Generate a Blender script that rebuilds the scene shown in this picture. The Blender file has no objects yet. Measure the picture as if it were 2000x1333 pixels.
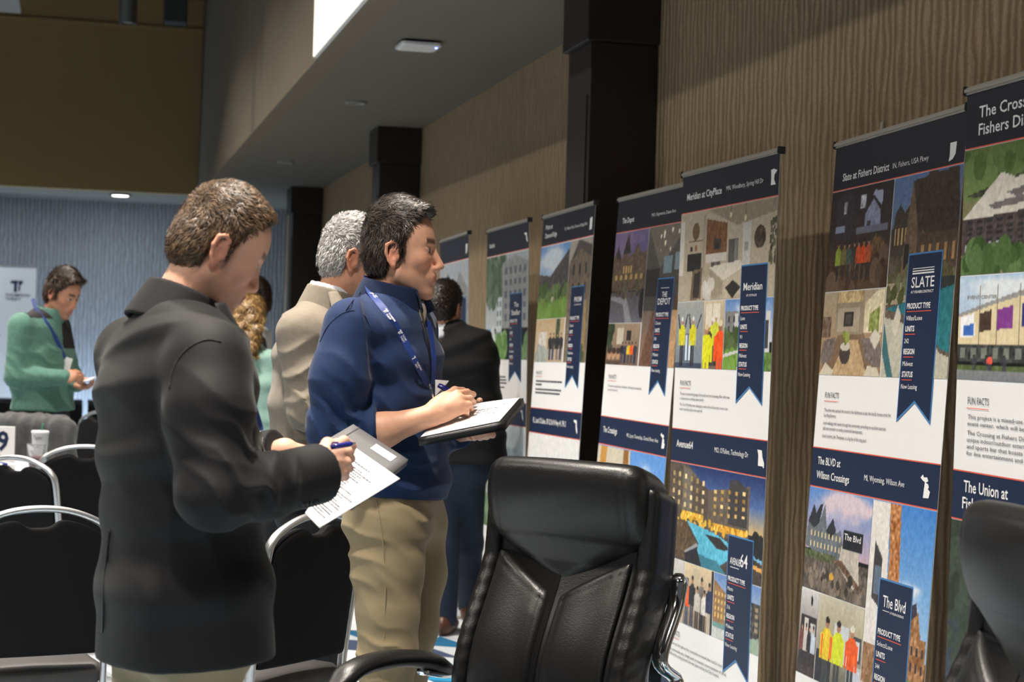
import bpy, bmesh, math, random
import numpy as np
from mathutils import Vector, Matrix, Euler
random.seed(7); RNG = np.random.default_rng(7)
SC = bpy.context.scene
COL = SC.collection
PI = math.pi

# ------------------------------------------------------------------ camera
YAW, PITCH, ROLL, FPX, CAMH = 0.244516, 0.0068546, 0.0285373, 3457.4, 1.40
_f = np.array([math.sin(YAW), math.cos(YAW), 0]); _r = np.array([math.cos(YAW), -math.sin(YAW), 0]); _u = np.array([0, 0, 1.0])
RH, FH, UP = _r.copy(), _f.copy(), _u.copy()          # horizontal right / forward of the view
FW = _f*math.cos(PITCH)+_u*math.sin(PITCH); _u2 = _u*math.cos(PITCH)-_f*math.sin(PITCH)
RT = _r*math.cos(ROLL)+_u2*math.sin(ROLL); UU = _u2*math.cos(ROLL)-_r*math.sin(ROLL)
CAM = np.array([0, 0, CAMH])
def ray(x, y): return FW+RT*((x-1000)/FPX)-UU*((y-666.5)/FPX)
def PX(x, y, d): return CAM+ray(x, y)*d                # pixel + distance along the view -> point
def at_z(x, y, z): d = ray(x, y); return CAM+d*((z-CAMH)/d[2])
def at_x(x, y, X): d = ray(x, y); return CAM+d*(X/d[0])
def at_y(x, y, Y): d = ray(x, y); return CAM+d*(Y/d[1])
cd = bpy.data.cameras.new('camera'); cam = bpy.data.objects.new('camera', cd); COL.objects.link(cam)
cd.sensor_fit = 'HORIZONTAL'; cd.sensor_width = 36; cd.lens = FPX/2000*36
cam.matrix_world = Matrix(((RT[0], UU[0], -FW[0], 0), (RT[1], UU[1], -FW[1], 0), (RT[2], UU[2], -FW[2], CAMH), (0, 0, 0, 1)))
cd.dof.use_dof = True; cd.dof.focus_distance = 4.7; cd.dof.aperture_fstop = 5.6
cd.clip_start = .05
SC.camera = cam

# ------------------------------------------------------------------ world and exposure
W = bpy.data.worlds.new('room_bounce'); SC.world = W; W.use_nodes = True
bg = W.node_tree.nodes['Background']; bg.inputs[0].default_value = (.92, .93, 1.0, 1); bg.inputs[1].default_value = .085
SC.view_settings.view_transform = 'Standard'; SC.view_settings.look = 'None'; SC.view_settings.gamma = 1
SC.view_settings.use_curve_mapping = False; SC.view_settings.exposure = -0.1
KEYE = 92          # watts of each downlight

# ------------------------------------------------------------------ materials
def lin(c):
    c = np.asarray(c, float)/255.0
    return np.where(c <= .04045, c/12.92, ((c+.055)/1.055)**2.4)
def mat(name, rgb, rough=.6, metal=0, bump=0, scale=200, var=0, vscale=6, sheen=0, spec=.5, coat=0, attr=None, emit=0, stretch=(1, 1, 1), alpha=None, trans=0, detail=3):
    m = bpy.data.materials.new(name); m.use_nodes = True; nt = m.node_tree; N = nt.nodes; K = nt.links
    b = N['Principled BSDF']; c = (*lin(rgb), 1)
    b.inputs['Base Color'].default_value = c; b.inputs['Roughness'].default_value = rough; b.inputs['Metallic'].default_value = metal
    b.inputs['Specular IOR Level'].default_value = spec
    if sheen: b.inputs['Sheen Weight'].default_value = sheen; b.inputs['Sheen Roughness'].default_value = .4
    if coat: b.inputs['Coat Weight'].default_value = coat; b.inputs['Coat Roughness'].default_value = .15
    if trans: b.inputs['Transmission Weight'].default_value = trans; b.inputs['IOR'].default_value = 1.3
    tc = N.new('ShaderNodeTexCoord'); mp = N.new('ShaderNodeMapping'); mp.inputs['Scale'].default_value = stretch
    K.new(tc.outputs['Object'], mp.inputs[0])
    src = None
    if attr:
        a = N.new('ShaderNodeAttribute'); a.attribute_name = attr; src = a.outputs['Color']
        K.new(src, b.inputs['Base Color'])
    if var:
        n = N.new('ShaderNodeTexNoise'); n.inputs['Scale'].default_value = vscale; n.inputs['Detail'].default_value = 5
        K.new(mp.outputs[0], n.inputs[0])
        mr = N.new('ShaderNodeMapRange'); mr.inputs[1].default_value = .3; mr.inputs[2].default_value = .7; mr.inputs[3].default_value = 1-var; mr.inputs[4].default_value = 1+var
        K.new(n.outputs[0], mr.inputs[0])
        mx = N.new('ShaderNodeMix'); mx.data_type = 'RGBA'; mx.blend_type = 'MULTIPLY'; mx.inputs[0].default_value = 1
        if src: K.new(src, mx.inputs[6])
        else: mx.inputs[6].default_value = c
        K.new(mr.outputs[0], mx.inputs[7]); K.new(mx.outputs[2], b.inputs['Base Color'])
    if bump:
        n2 = N.new('ShaderNodeTexNoise'); n2.inputs['Scale'].default_value = scale; n2.inputs['Detail'].default_value = detail
        K.new(mp.outputs[0], n2.inputs[0])
        bp = N.new('ShaderNodeBump'); bp.inputs['Strength'].default_value = bump; bp.inputs['Distance'].default_value = .002
        K.new(n2.outputs[0], bp.inputs['Height']); K.new(bp.outputs[0], b.inputs['Normal'])
    if emit:
        b.inputs['Emission Color'].default_value = c; b.inputs['Emission Strength'].default_value = emit
    return m
M = {}
M['ceil'] = mat('soffit_paint', (112, 106, 95), .85, var=.03)
M['fascia'] = mat('fascia_paint', (118, 107, 90), .85, var=.03, vscale=2)
M['fasciab'] = mat('back_fascia_paint', (150, 128, 86), .85, var=.03, vscale=2)
M['black'] = mat('black_ceiling', (22, 22, 26), .8)
M['pillar'] = mat('espresso_wood', (34, 24, 20), .45, var=.2, vscale=8, stretch=(6, 6, .6), bump=.1, scale=40)
M['white'] = mat('white_plastic', (225, 225, 225), .5)
M['grey'] = mat('grey_plastic', (150, 150, 148), .5)
M['darkgrey'] = mat('dark_grey_plastic', (55, 56, 58), .55)
M['blackp'] = mat('black_plastic', (16, 16, 18), .4)
M['alu'] = mat('satin_aluminium', (205, 206, 208), .32, .9)
M['railalu'] = mat('rail_aluminium', (178, 172, 162), .45, .6)
M['chrome'] = mat('chrome', (235, 236, 238), .08, 1)
M['leather'] = mat('black_leather', (17, 17, 18), .36, bump=.25, scale=260, var=.12, vscale=5, spec=.6)
M['chairfab'] = mat('black_upholstery', (17, 17, 19), .85, bump=.3, scale=500, spec=.2)
M['seatfab'] = mat('dark_grey_vinyl', (52, 50, 50), .55, bump=.2, scale=300)
M['suit'] = mat('black_wool', (14, 14, 17), .7, bump=.25, scale=900, sheen=.08, spec=.3, var=.06, vscale=30)
M['suit2'] = mat('charcoal_wool', (20, 20, 22), .8, bump=.25, scale=600, sheen=.05, spec=.3)
M['blue'] = mat('navy_knit', (32, 52, 90), .8, bump=.3, scale=700, sheen=.12, spec=.25, var=.12, vscale=40)
M['bluecollar'] = mat('navy_collar_knit', (18, 34, 66), .8, bump=.3, scale=700, sheen=.1, spec=.25)
M['beige'] = mat('beige_wool', (134, 125, 112), .8, bump=.3, scale=600, sheen=.1, spec=.25, var=.06, vscale=60)
M['khaki'] = mat('khaki_cotton', (152, 137, 108), .8, bump=.3, scale=700, sheen=.1, spec=.25, var=.04, vscale=20)
M['navy'] = mat('dark_trousers', (24, 26, 32), .85, bump=.2, scale=500)
M['denim'] = mat('dark_denim', (27, 38, 58), .85, bump=.3, scale=500, var=.2, vscale=10)
M['green'] = mat('green_heather_knit', (94, 138, 124), .85, bump=.3, scale=500, sheen=.2, var=.12, vscale=60)
M['mint'] = mat('mint_knit', (158, 196, 184), .9, bump=.4, scale=300, sheen=.3, var=.08, vscale=60)
M['greypant'] = mat('grey_trousers', (52, 52, 54), .85, bump=.2, scale=400)
M['yoke'] = mat('charcoal_yoke', (40, 38, 42), .85, bump=.2, scale=400)
M['shirtw'] = mat('white_shirt', (225, 228, 235), .8, bump=.1, scale=300)
M['greyjacket'] = mat('grey_fleece', (84, 84, 86), .95, bump=.6, scale=160, sheen=.4, var=.15, vscale=40)
M['skin'] = mat('skin', (200, 150, 125), .5, attr='Col', bump=.12, scale=350, spec=.4, var=.05, vscale=50)
M['skin'].node_tree.nodes['Principled BSDF'].inputs['Subsurface Weight'].default_value = .12
M['skin'].node_tree.nodes['Principled BSDF'].inputs['Subsurface Radius'].default_value = (.012, .005, .003)
M['hair'] = mat('hair', (60, 50, 40), .42, attr='Col', spec=.5)
M['shoe'] = mat('brown_leather_shoe', (84, 48, 32), .4)
M['shoeb'] = mat('black_leather_shoe', (22, 20, 20), .4)
M['paper'] = mat('white_paper', (240, 241, 244), .7)
M['ink'] = mat('printed_ink', (70, 72, 80), .7)
M['folder'] = mat('grey_leatherette', (104, 104, 106), .5, bump=.4, scale=500)
M['folderb'] = mat('black_leatherette', (24, 24, 26), .42, bump=.3, scale=400, spec=.5)
M['pen'] = mat('blue_pen', (30, 38, 120), .25, coat=.5)
M['lanyard'] = mat('blue_lanyard', (28, 58, 132), .6)
M['print'] = mat('banner_print', (200, 200, 200), .5, attr='Col', spec=.35)
M['vinyl'] = mat('white_banner_vinyl', (236, 236, 236), .5, spec=.35)
M['navyink'] = mat('navy_print', (20, 36, 68), .5, spec=.35)
M['hdrink'] = mat('header_print', (27, 27, 40), .5, spec=.35)
M['bluein'] = mat('light_blue_print', (70, 130, 190), .5)
M['redink'] = mat('coral_print', (226, 92, 70), .5)
M['whiteink'] = mat('white_print', (240, 240, 240), .5)
M['darkink'] = mat('dark_text_print', (62, 64, 74), .5)
M['cloth'] = mat('grey_tablecloth', (168, 172, 182), .85, bump=.2, scale=300)
M['skirt'] = mat('black_table_skirt', (20, 20, 24), .85)
M['glass'] = mat('clear_plastic', (235, 235, 235), .1, trans=.9)
M['drink'] = mat('red_tea', (120, 52, 40), .2)
M['greenp'] = mat('green_straw', (30, 120, 80), .4)
M['led'] = mat('blue_led', (90, 110, 255), .4, emit=25)
M['lampglow'] = mat('lamp_lens', (255, 250, 240), .4, emit=6)
M['glowpanel'] = mat('glowing_wall_white', (250, 246, 232), .8, emit=.85)  # emission imitates bright light falling on the upper wall

# ------------------------------------------------------------------ mesh helpers
def tag(o, label=None, cat=None, group=None, kind=None):
    for k, v in (('label', label), ('category', cat), ('group', group), ('kind', kind)):
        if v: o[k] = v
    return o
def empty(name, loc=(0, 0, 0), rz=0, label=None, cat=None, group=None):
    o = bpy.data.objects.new(name, None); COL.objects.link(o); o.location = loc; o.rotation_euler = (0, 0, rz); o.empty_display_size = .1
    return tag(o, label, cat, group)
def npmesh(name, V, Fq, m, parent=None, smooth=True, col=None, origin=None):
    """mesh object from arrays; Fq = (n,4) or (n,3) int array or list of lists"""
    V = np.asarray(V, np.float32)
    if origin is not None: V = V-np.asarray(origin, np.float32)
    me = bpy.data.meshes.new(name)
    if isinstance(Fq, np.ndarray):
        n, k = Fq.shape
        me.vertices.add(len(V)); me.vertices.foreach_set('co', V.ravel())
        me.loops.add(n*k); me.loops.foreach_set('vertex_index', Fq.astype(np.int32).ravel())
        me.polygons.add(n); me.polygons.foreach_set('loop_start', np.arange(0, n*k, k, dtype=np.int32))
        me.update(calc_edges=True); me.validate()
    else:
        me.from_pydata([tuple(map(float, v)) for v in V], [], Fq); me.update()
    if smooth: me.shade_smooth()
    if col is not None:
        a = me.color_attributes.new('Col', 'FLOAT_COLOR', 'POINT')
        c = np.ones((len(V), 4), np.float32); c[:, :3] = col; a.data.foreach_set('color', c.ravel())
    me.materials.append(M[m] if isinstance(m, str) else m)
    o = bpy.data.objects.new(name, me); COL.objects.link(o)
    if parent is not None: o.parent = parent
    return o
def bmobj(name, bm, m, parent=None, smooth=False):
    me = bpy.data.meshes.new(name); bm.normal_update(); bm.to_mesh(me); bm.free()
    if smooth: me.shade_smooth()
    me.materials.append(M[m] if isinstance(m, str) else m)
    o = bpy.data.objects.new(name, me); COL.objects.link(o)
    if parent is not None: o.parent = parent
    return o
def boxbm(lo, hi, bev=0, seg=2, bm=None):
    b = bm or bmesh.new(); lo = Vector(lo); hi = Vector(hi)
    r = bmesh.ops.create_cube(b, size=1)
    for v in r['verts']: v.co = Vector((lo[i]+(v.co[i]+.5)*(hi[i]-lo[i]) for i in range(3)))
    if bev:
        es = list({e for v in r['verts'] for e in v.link_edges})
        bmesh.ops.bevel(b, geom=es, offset=bev, segments=seg, affect='EDGES', profile=.5)
    return b
def box(name, lo, hi, m, parent=None, bev=0, smooth=False): return bmobj(name, boxbm(lo, hi, bev), m, parent, smooth)
def lathe(name, prof, m, parent=None, n=24, loc=(0, 0, 0), axis=None):
    V = []; Fc = []; k = len(prof)
    for i in range(n):
        a = 2*PI*i/n
        for r, z in prof: V.append((r*math.cos(a), r*math.sin(a), z))
    for i in range(n):
        for j in range(k-1):
            a = i*k+j; b = ((i+1) % n)*k+j; Fc.append((a, b, b+1, a+1))
    V = np.array(V)
    if axis is not None:
        q = np.array(Vector((0, 0, 1)).rotation_difference(Vector(axis)).to_matrix()); V = V@q.T
    return npmesh(name, V+np.array(loc), [list(f) for f in Fc], m, parent)
def catmull(P, n=8):
    P = np.asarray(P, float); Q = np.vstack([2*P[0]-P[1], P, 2*P[-1]-P[-2]]); out = []
    for i in range(1, len(Q)-2):
        p0, p1, p2, p3 = Q[i-1:i+3]
        for t in np.linspace(0, 1, n, endpoint=False):
            out.append(.5*((2*p1)+(-p0+p2)*t+(2*p0-5*p1+4*p2-p3)*t*t+(-p0+3*p1-3*p2+p3)*t**3))
    out.append(P[-1]); return np.array(out)
def sweep(name, P, w, h=None, m='alu', parent=None, side=None, n=8, smooth=True, cap=True, taper=None, origin=None):
    """tube along polyline P; elliptical w x h section (h along the normal to side)"""
    P = np.asarray(P, float); h = h or w; k = len(P); V = []
    T = np.gradient(P, axis=0); T /= np.linalg.norm(T, axis=1)[:, None]+1e-9
    s0 = np.asarray(side if side is not None else (0.123, .3, 1.0), float)
    for i in range(k):
        s = s0 if s0.ndim == 1 else s0[i]
        s = s-T[i]*(s@T[i]); s /= np.linalg.norm(s)+1e-9; q = np.cross(T[i], s)
        f = 1 if taper is None else taper[i]
        for j in range(n):
            a = 2*PI*(j+.5)/n; ca, sa = math.cos(a), math.sin(a)
            if n == 4: ca, sa = math.copysign(1, ca), math.copysign(1, sa)
            V.append(P[i]+s*ca*w*.5*f+q*sa*h*.5*f)
    Fc = [[i*n+j, i*n+(j+1) % n, (i+1)*n+(j+1) % n, (i+1)*n+j] for i in range(k-1) for j in range(n)]
    if cap: Fc += [list(range(n))[::-1], [(k-1)*n+j for j in range(n)]]
    return npmesh(name, V, Fc, m, parent, smooth and n > 4, origin=origin)
def textmesh(body, bold=0, shear=0, spacing=1):
    c = bpy.data.curves.new('lettering', 'FONT'); c.body = body; c.resolution_u = 2; c.offset = bold; c.shear = shear; c.space_character = spacing
    o = bpy.data.objects.new('lettering', c); COL.objects.link(o)
    dg = bpy.context.evaluated_depsgraph_get(); dg.update()
    me = bpy.data.meshes.new_from_object(o.evaluated_get(dg)); bpy.data.objects.remove(o); bpy.data.curves.remove(c)
    return me
_tc = {}
def text(name, body, m, parent, org, ex, ey, width=None, height=None, bold=0, shear=0):
    """flat lettering: org = left end of the base line, ex/ey unit vectors, width fixes total width, height the cap height"""
    key = (body, bold, shear)
    if key not in _tc:
        me = textmesh(body, bold, shear); V = np.empty(len(me.vertices)*3, np.float32); me.vertices.foreach_get('co', V); V = V.reshape(-1, 3)
        Fc = [list(p.vertices) for p in me.polygons]; bpy.data.meshes.remove(me); _tc[key] = (V, Fc)
    V, Fc = _tc[key]
    if len(V) == 0: return None
    x0, x1 = V[:, 0].min(), V[:, 0].max(); sy = (height or .01)/.7; sx = width/(x1-x0) if width else sy
    W3 = np.asarray(org)+np.outer((V[:, 0]-x0)*sx, ex)+np.outer(V[:, 1]*sy, ey)
    return npmesh(name, W3, Fc, m, parent, smooth=False)

# ------------------------------------------------------------------ signed distance modelling
class Sdf:
    def __init__(s): s.ops = []
    def _b(s, *pr):
        pts = np.array([p for p, r in pr]); rr = np.array([r for p, r in pr])[:, None]
        return (pts-rr).min(0), (pts+rr).max(0)
    def cap(s, a, b, ra, rb=None, k=.02, neg=False):
        a = np.asarray(a, float); b = np.asarray(b, float); rb = ra if rb is None else rb; ba = b-a; L2 = ba@ba+1e-12
        def f(P):
            t = np.clip((P-a.astype(np.float32))@(ba/L2).astype(np.float32), 0, 1)
            q = P-a.astype(np.float32)-t[:, None]*ba.astype(np.float32)
            return np.sqrt((q*q).sum(1))-(ra+(rb-ra)*t).astype(np.float32)
        s.ops.append(('n' if neg else 'u', f, k, s._b((a, ra), (b, rb)))); return s
    def chain(s, pts, rs, k=.01, j=None):
        for i in range(len(pts)-1): s.cap(pts[i], pts[i+1], rs[i], rs[i+1], k if i == 0 else (j or k))
        return s
    def ell(s, c, r, ax=None, k=.02, neg=False):
        c = np.asarray(c, float); r = np.asarray(r, float); A = np.eye(3) if ax is None else np.asarray(ax, float)
        AA = (A/r[:, None]).T.astype(np.float32); mr = float(r.min())
        A2 = (A/(r**2)[:, None]).T.astype(np.float32)
        def f(P):
            q = P-c.astype(np.float32); k0 = np.sqrt(((q@AA)**2).sum(1)); k1 = np.sqrt(((q@A2)**2).sum(1))+1e-6
            return k0*(k0-1)/k1
        s.ops.append(('n' if neg else 'u', f, k, s._b((c, r.max())))); return s
    def ecap(s, a, b, ra, rb, L, F, k=.03, pw=2.0):
        a = np.asarray(a, float); b = np.asarray(b, float); ba = b-a; L2 = ba@ba+1e-12; ax = ba/math.sqrt(L2)
        def f(P):
            t = np.clip((P-a.astype(np.float32))@(ba/L2).astype(np.float32), 0, 1)
            q = P-a.astype(np.float32)-t[:, None]*ba.astype(np.float32)
            rl = ra[0]+(rb[0]-ra[0])*t; rf = ra[1]+(rb[1]-ra[1])*t; mn = np.minimum(rl, rf)
            l = np.abs(q@L.astype(np.float32))/rl; g = np.abs(q@F.astype(np.float32))/rf; h = (q@ax.astype(np.float32))/(mn*.6)
            e = (l**pw+g**pw)**(1/pw) if pw != 2 else np.sqrt(l*l+g*g)
            return (np.sqrt(e*e+h*h)-1)*mn
        s.ops.append(('u', f, k, s._b((a, max(ra)), (b, max(rb))))); return s
    def loft(s, secs, L, F, k=.03, pw=2.4):
        for (a, ra), (b, rb) in zip(secs[:-1], secs[1:]): s.ecap(a, b, ra, rb, L, F, k, pw)
        return s
    def rbox(s, c, hs, ax=None, r=.01, k=.01, neg=False):
        c = np.asarray(c, float); hs = np.asarray(hs, float); A = np.eye(3) if ax is None else np.asarray(ax, float)
        def f(P):
            q = np.abs((P-c.astype(np.float32))@A.T.astype(np.float32))-(hs-r).astype(np.float32)
            return np.sqrt((np.maximum(q, 0)**2).sum(1))+np.minimum(q.max(1), 0)-r
        s.ops.append(('n' if neg else 'u', f, k, s._b((c, np.linalg.norm(hs))))); return s
    def fn(s, f, lo, hi, k=.01, op='u'): s.ops.append((op, f, k, (np.array(lo, float), np.array(hi, float)))); return s
    def add(s, o, k=.02, neg=False): s.ops.append(('n' if neg else 'u', o.ev, k, o.bounds())); return s
    def cut(s, pt, n, k=.004):
        n = np.asarray(n, float); n = (n/np.linalg.norm(n)).astype(np.float32); pt = np.asarray(pt, float).astype(np.float32)
        s.ops.append(('i', lambda P: (P-pt)@n, k, None)); return s
    def fold(s, c, R, amp, d, wl, ph=0, warp=1.2):
        c = np.asarray(c, float).astype(np.float32); d = np.asarray(d, float); d = (d/np.linalg.norm(d)).astype(np.float32); w = 2*PI/wl
        e = np.cross(d, [.3, .5, .8]); e = (e/np.linalg.norm(e)).astype(np.float32)
        def f(P):
            q = P-c; g = np.exp(-(q*q).sum(1)/(R*R)); a = (q@d)*w+warp*np.sin((q@e)*w*.45+ph*1.7)+ph
            r = 1-np.abs(np.sin(a*.5)); return -amp*g*(1.35*r**1.6-.35)
        s.ops.append(('d', f, 0, None)); return s
    def wrinkle(s, amp, wl, d=(0, 0, 1), seed=0):
        d = np.asarray(d, float).astype(np.float32); w = 2*PI/wl; rr = np.random.default_rng(seed); A = rr.normal(size=(4, 3)).astype(np.float32); ph = rr.uniform(0, 6, 4)
        def f(P):
            z = 0
            for i in range(4):
                z = z+np.sin(P@(A[i]*w*.35+d*w*.6)+ph[i]+1.5*np.sin(P@(A[(i+1) % 4]*w*.25)+ph[i]*2))
            return -amp*z/2.5
        s.ops.append(('d', f, 0, None)); return s
    def bounds(s):
        bs = [o[3] for o in s.ops if o[0] == 'u']; return np.min([b[0] for b in bs], 0), np.max([b[1] for b in bs], 0)
    def ev(s, P, mg=None):
        d = np.full(len(P), 9.0, np.float32)
        for op, f, k, b in s.ops:
            if op == 'u' or op == 'n':
                if mg is not None and len(P) > 5000:
                    m = ((P > (b[0]-mg-k).astype(np.float32)) & (P < (b[1]+mg+k).astype(np.float32))).all(1); idx = np.nonzero(m)[0]
                    if len(idx) == 0: continue
                    v = f(P[idx]); c = d[idx]
                else: idx = slice(None); v = f(P); c = d
                if op == 'u':
                    h = np.clip(.5+.5*(c-v)/k, 0, 1); d[idx] = c*(1-h)+v*h-k*h*(1-h)
                else:
                    h = np.clip(.5-.5*(c+v)/k, 0, 1); d[idx] = c*(1-h)-v*h+k*h*(1-h)
            elif op == 'i':
                v = f(P); h = np.clip(.5-.5*(v-d)/k, 0, 1); d = v*(1-h)+d*h+k*h*(1-h)
            elif op == 'd': d = d+f(P)
        return d.astype(np.float32)
    def mesh(s, res):
        lo, hi = s.bounds(); lo = lo-res*4; B = 8; nb = np.ceil((hi-lo+res*8)/(res*B)).astype(int); n = nb*B+1
        bi = np.stack(np.meshgrid(*[np.arange(k) for k in nb], indexing='ij'), -1).reshape(-1, 3)
        cen = (lo+(bi+.5)*res*B).astype(np.float32); dc = s.ev(cen)
        act = bi[np.abs(dc) < res*B*.87*1.5+.012]; ina = bi[(np.abs(dc) >= res*B*.87*1.5+.012) & (dc < 0)]
        D = np.full(n, 1.0, np.float32)
        g = np.stack(np.meshgrid(*[np.arange(B+1)]*3, indexing='ij'), -1).reshape(-1, 3)
        Db = np.ones(tuple(nb), bool)
        for b in ina: D[b[0]*B:b[0]*B+B+1, b[1]*B:b[1]*B+B+1, b[2]*B:b[2]*B+B+1] = -1
        for c0 in range(0, len(act), 3000):
            I = (act[c0:c0+3000, None, :]*B+g[None]).reshape(-1, 3)
            D[I[:, 0], I[:, 1], I[:, 2]] = s.ev((lo+I*res).astype(np.float32), mg=res*10)
        S = D < 0; cnt = np.zeros(tuple(np.array(n)-1), np.uint8)
        cs = [(i, j, k) for i in (0, 1) for j in (0, 1) for k in (0, 1)]
        for i, j, k in cs: cnt += S[i:n[0]-1+i, j:n[1]-1+j, k:n[2]-1+k]
        C = np.argwhere((cnt > 0) & (cnt < 8)); idx = np.full(cnt.shape, -1, np.int32); idx[C[:, 0], C[:, 1], C[:, 2]] = np.arange(len(C))
        acc = np.zeros((len(C), 3), np.float32); w = np.zeros(len(C), np.float32)
        for p in cs:
            for a in range(3):
                if p[a]: continue
                q = list(p); q[a] = 1
                d0 = D[C[:, 0]+p[0], C[:, 1]+p[1], C[:, 2]+p[2]]; d1 = D[C[:, 0]+q[0], C[:, 1]+q[1], C[:, 2]+q[2]]
                x = (d0 < 0) != (d1 < 0); t = np.where(x, d0/(d0-d1+1e-12), 0)
                e = np.tile(np.array(p, np.float32), (len(C), 1)); e[:, a] += t
                acc += e*x[:, None]; w += x
        V = lo+(C+acc/np.maximum(w, 1)[:, None])*res; Q = []
        for a in range(3):
            b, c = (a+1) % 3, (a+2) % 3
            sl0 = [slice(None)]*3; sl1 = [slice(None)]*3; sl0[a] = slice(0, n[a]-1); sl1[a] = slice(1, n[a])
            E = np.argwhere(S[tuple(sl0)] != S[tuple(sl1)]); ok = (E[:, b] > 0) & (E[:, c] > 0) & (E[:, b] < n[b]-1) & (E[:, c] < n[c]-1); E = E[ok]
            def cell(db, dc):
                F = E.copy(); F[:, b] += db; F[:, c] += dc; return idx[F[:, 0], F[:, 1], F[:, 2]]
            q = np.stack([cell(-1, -1), cell(0, -1), cell(0, 0), cell(-1, 0)], 1)
            fl = ~S[E[:, 0], E[:, 1], E[:, 2]]; q[fl] = q[fl][:, ::-1]; Q.append(q)
        Q = np.vstack(Q); Q = Q[(Q >= 0).all(1)]
        return V, Q
def relax(V, Q, it=1, lam=.5):
    for _ in range(it):
        acc = np.zeros_like(V); w = np.zeros(len(V))
        for i in range(4):
            np.add.at(acc, Q[:, i], V[Q[:, (i+1) % 4]]+V[Q[:, (i+3) % 4]]); np.add.at(w, Q[:, i], 2)
        V = V*(1-lam)+lam*acc/np.maximum(w, 1)[:, None]
    return V
def vnorm(V, Q):
    n = np.cross(V[Q[:, 2]]-V[Q[:, 0]], V[Q[:, 3]]-V[Q[:, 1]]); N = np.zeros_like(V)
    for i in range(4): np.add.at(N, Q[:, i], n)
    return N/(np.linalg.norm(N, axis=1)[:, None]+1e-12)
def sdfobj(name, s, res, m, parent, origin, sm=1, col=None):
    V, Q = s.mesh(res)
    if sm: V = relax(V, Q, sm)
    c = col(V) if callable(col) else col
    return npmesh(name, V, Q, m, parent, True, c, origin)
def surf(S, D, pts, off=.0015, near=.5, far=.35):
    """walk along the sight line of each pixel until the surface of S is met"""
    out = []
    for x, y in pts:
        d = np.linspace(D-near, D+far, 700); P = (CAM+np.outer(d, ray(x, y))).astype(np.float32); v = S.ev(P); i = np.nonzero(v < off)[0]
        out.append(PX(x, y, d[i[0]] if len(i) else D))
    return out

# ------------------------------------------------------------------ room
HC, XS, XW, YF, YB, HT = 3.05, 1.32, 2.49, 19.8, 21.35, 5.2
def nodes_of(name):
    m = bpy.data.materials.new(name); m.use_nodes = True; return m, m.node_tree.nodes, m.node_tree.links
def wallpaper(name, axis, c1, c2):
    m, N, K = nodes_of(name); b = N['Principled BSDF']; b.inputs['Roughness'].default_value = .75; b.inputs['Specular IOR Level'].default_value = .25
    tc = N.new('ShaderNodeTexCoord'); sx = N.new('ShaderNodeSeparateXYZ'); K.new(tc.outputs['Object'], sx.inputs[0])
    mp = N.new('ShaderNodeMapping'); mp.inputs['Scale'].default_value = (9, 9, 3.2); K.new(tc.outputs['Object'], mp.inputs[0])
    n = N.new('ShaderNodeTexNoise'); n.inputs['Scale'].default_value = 1.6; n.inputs['Detail'].default_value = 2; K.new(mp.outputs[0], n.inputs[0])
    a = N.new('ShaderNodeMath'); a.operation = 'MULTIPLY_ADD'; a.inputs[1].default_value = 2*PI/.046; K.new(sx.outputs[axis], a.inputs[0])
    w = N.new('ShaderNodeMath'); w.operation = 'MULTIPLY'; w.inputs[1].default_value = 9.0; K.new(n.outputs[0], w.inputs[0]); K.new(w.outputs[0], a.inputs[2])
    s = N.new('ShaderNodeMath'); s.operation = 'SINE'; K.new(a.outputs[0], s.inputs[0])
    mr = N.new('ShaderNodeMapRange'); mr.inputs[1].default_value = -1; mr.inputs[2].default_value = 1; K.new(s.outputs[0], mr.inputs[0])
    n3 = N.new('ShaderNodeTexNoise'); n3.inputs['Scale'].default_value = 90; n3.inputs['Detail'].default_value = 4; K.new(tc.outputs['Object'], n3.inputs[0])
    mx = N.new('ShaderNodeMix'); mx.data_type = 'RGBA'; mx.inputs[6].default_value = (*lin(c1), 1); mx.inputs[7].default_value = (*lin(c2), 1); K.new(mr.outputs[0], mx.inputs[0])
    m2 = N.new('ShaderNodeMix'); m2.data_type = 'RGBA'; m2.blend_type = 'OVERLAY'; m2.inputs[0].default_value = .35; K.new(mx.outputs[2], m2.inputs[6]); K.new(n3.outputs[0], m2.inputs[7])
    K.new(m2.outputs[2], b.inputs['Base Color'])
    bp = N.new('ShaderNodeBump'); bp.inputs['Strength'].default_value = .8; bp.inputs['Distance'].default_value = .008; K.new(mr.outputs[0], bp.inputs['Height']); K.new(bp.outputs[0], b.inputs['Normal'])
    return m
M['wallp'] = wallpaper('ribbed_taupe_wallpaper', 1, (136, 116, 89), (176, 155, 125))
M['wallb'] = wallpaper('ribbed_grey_wallpaper', 0, (120, 120, 122), (150, 150, 152))
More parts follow.
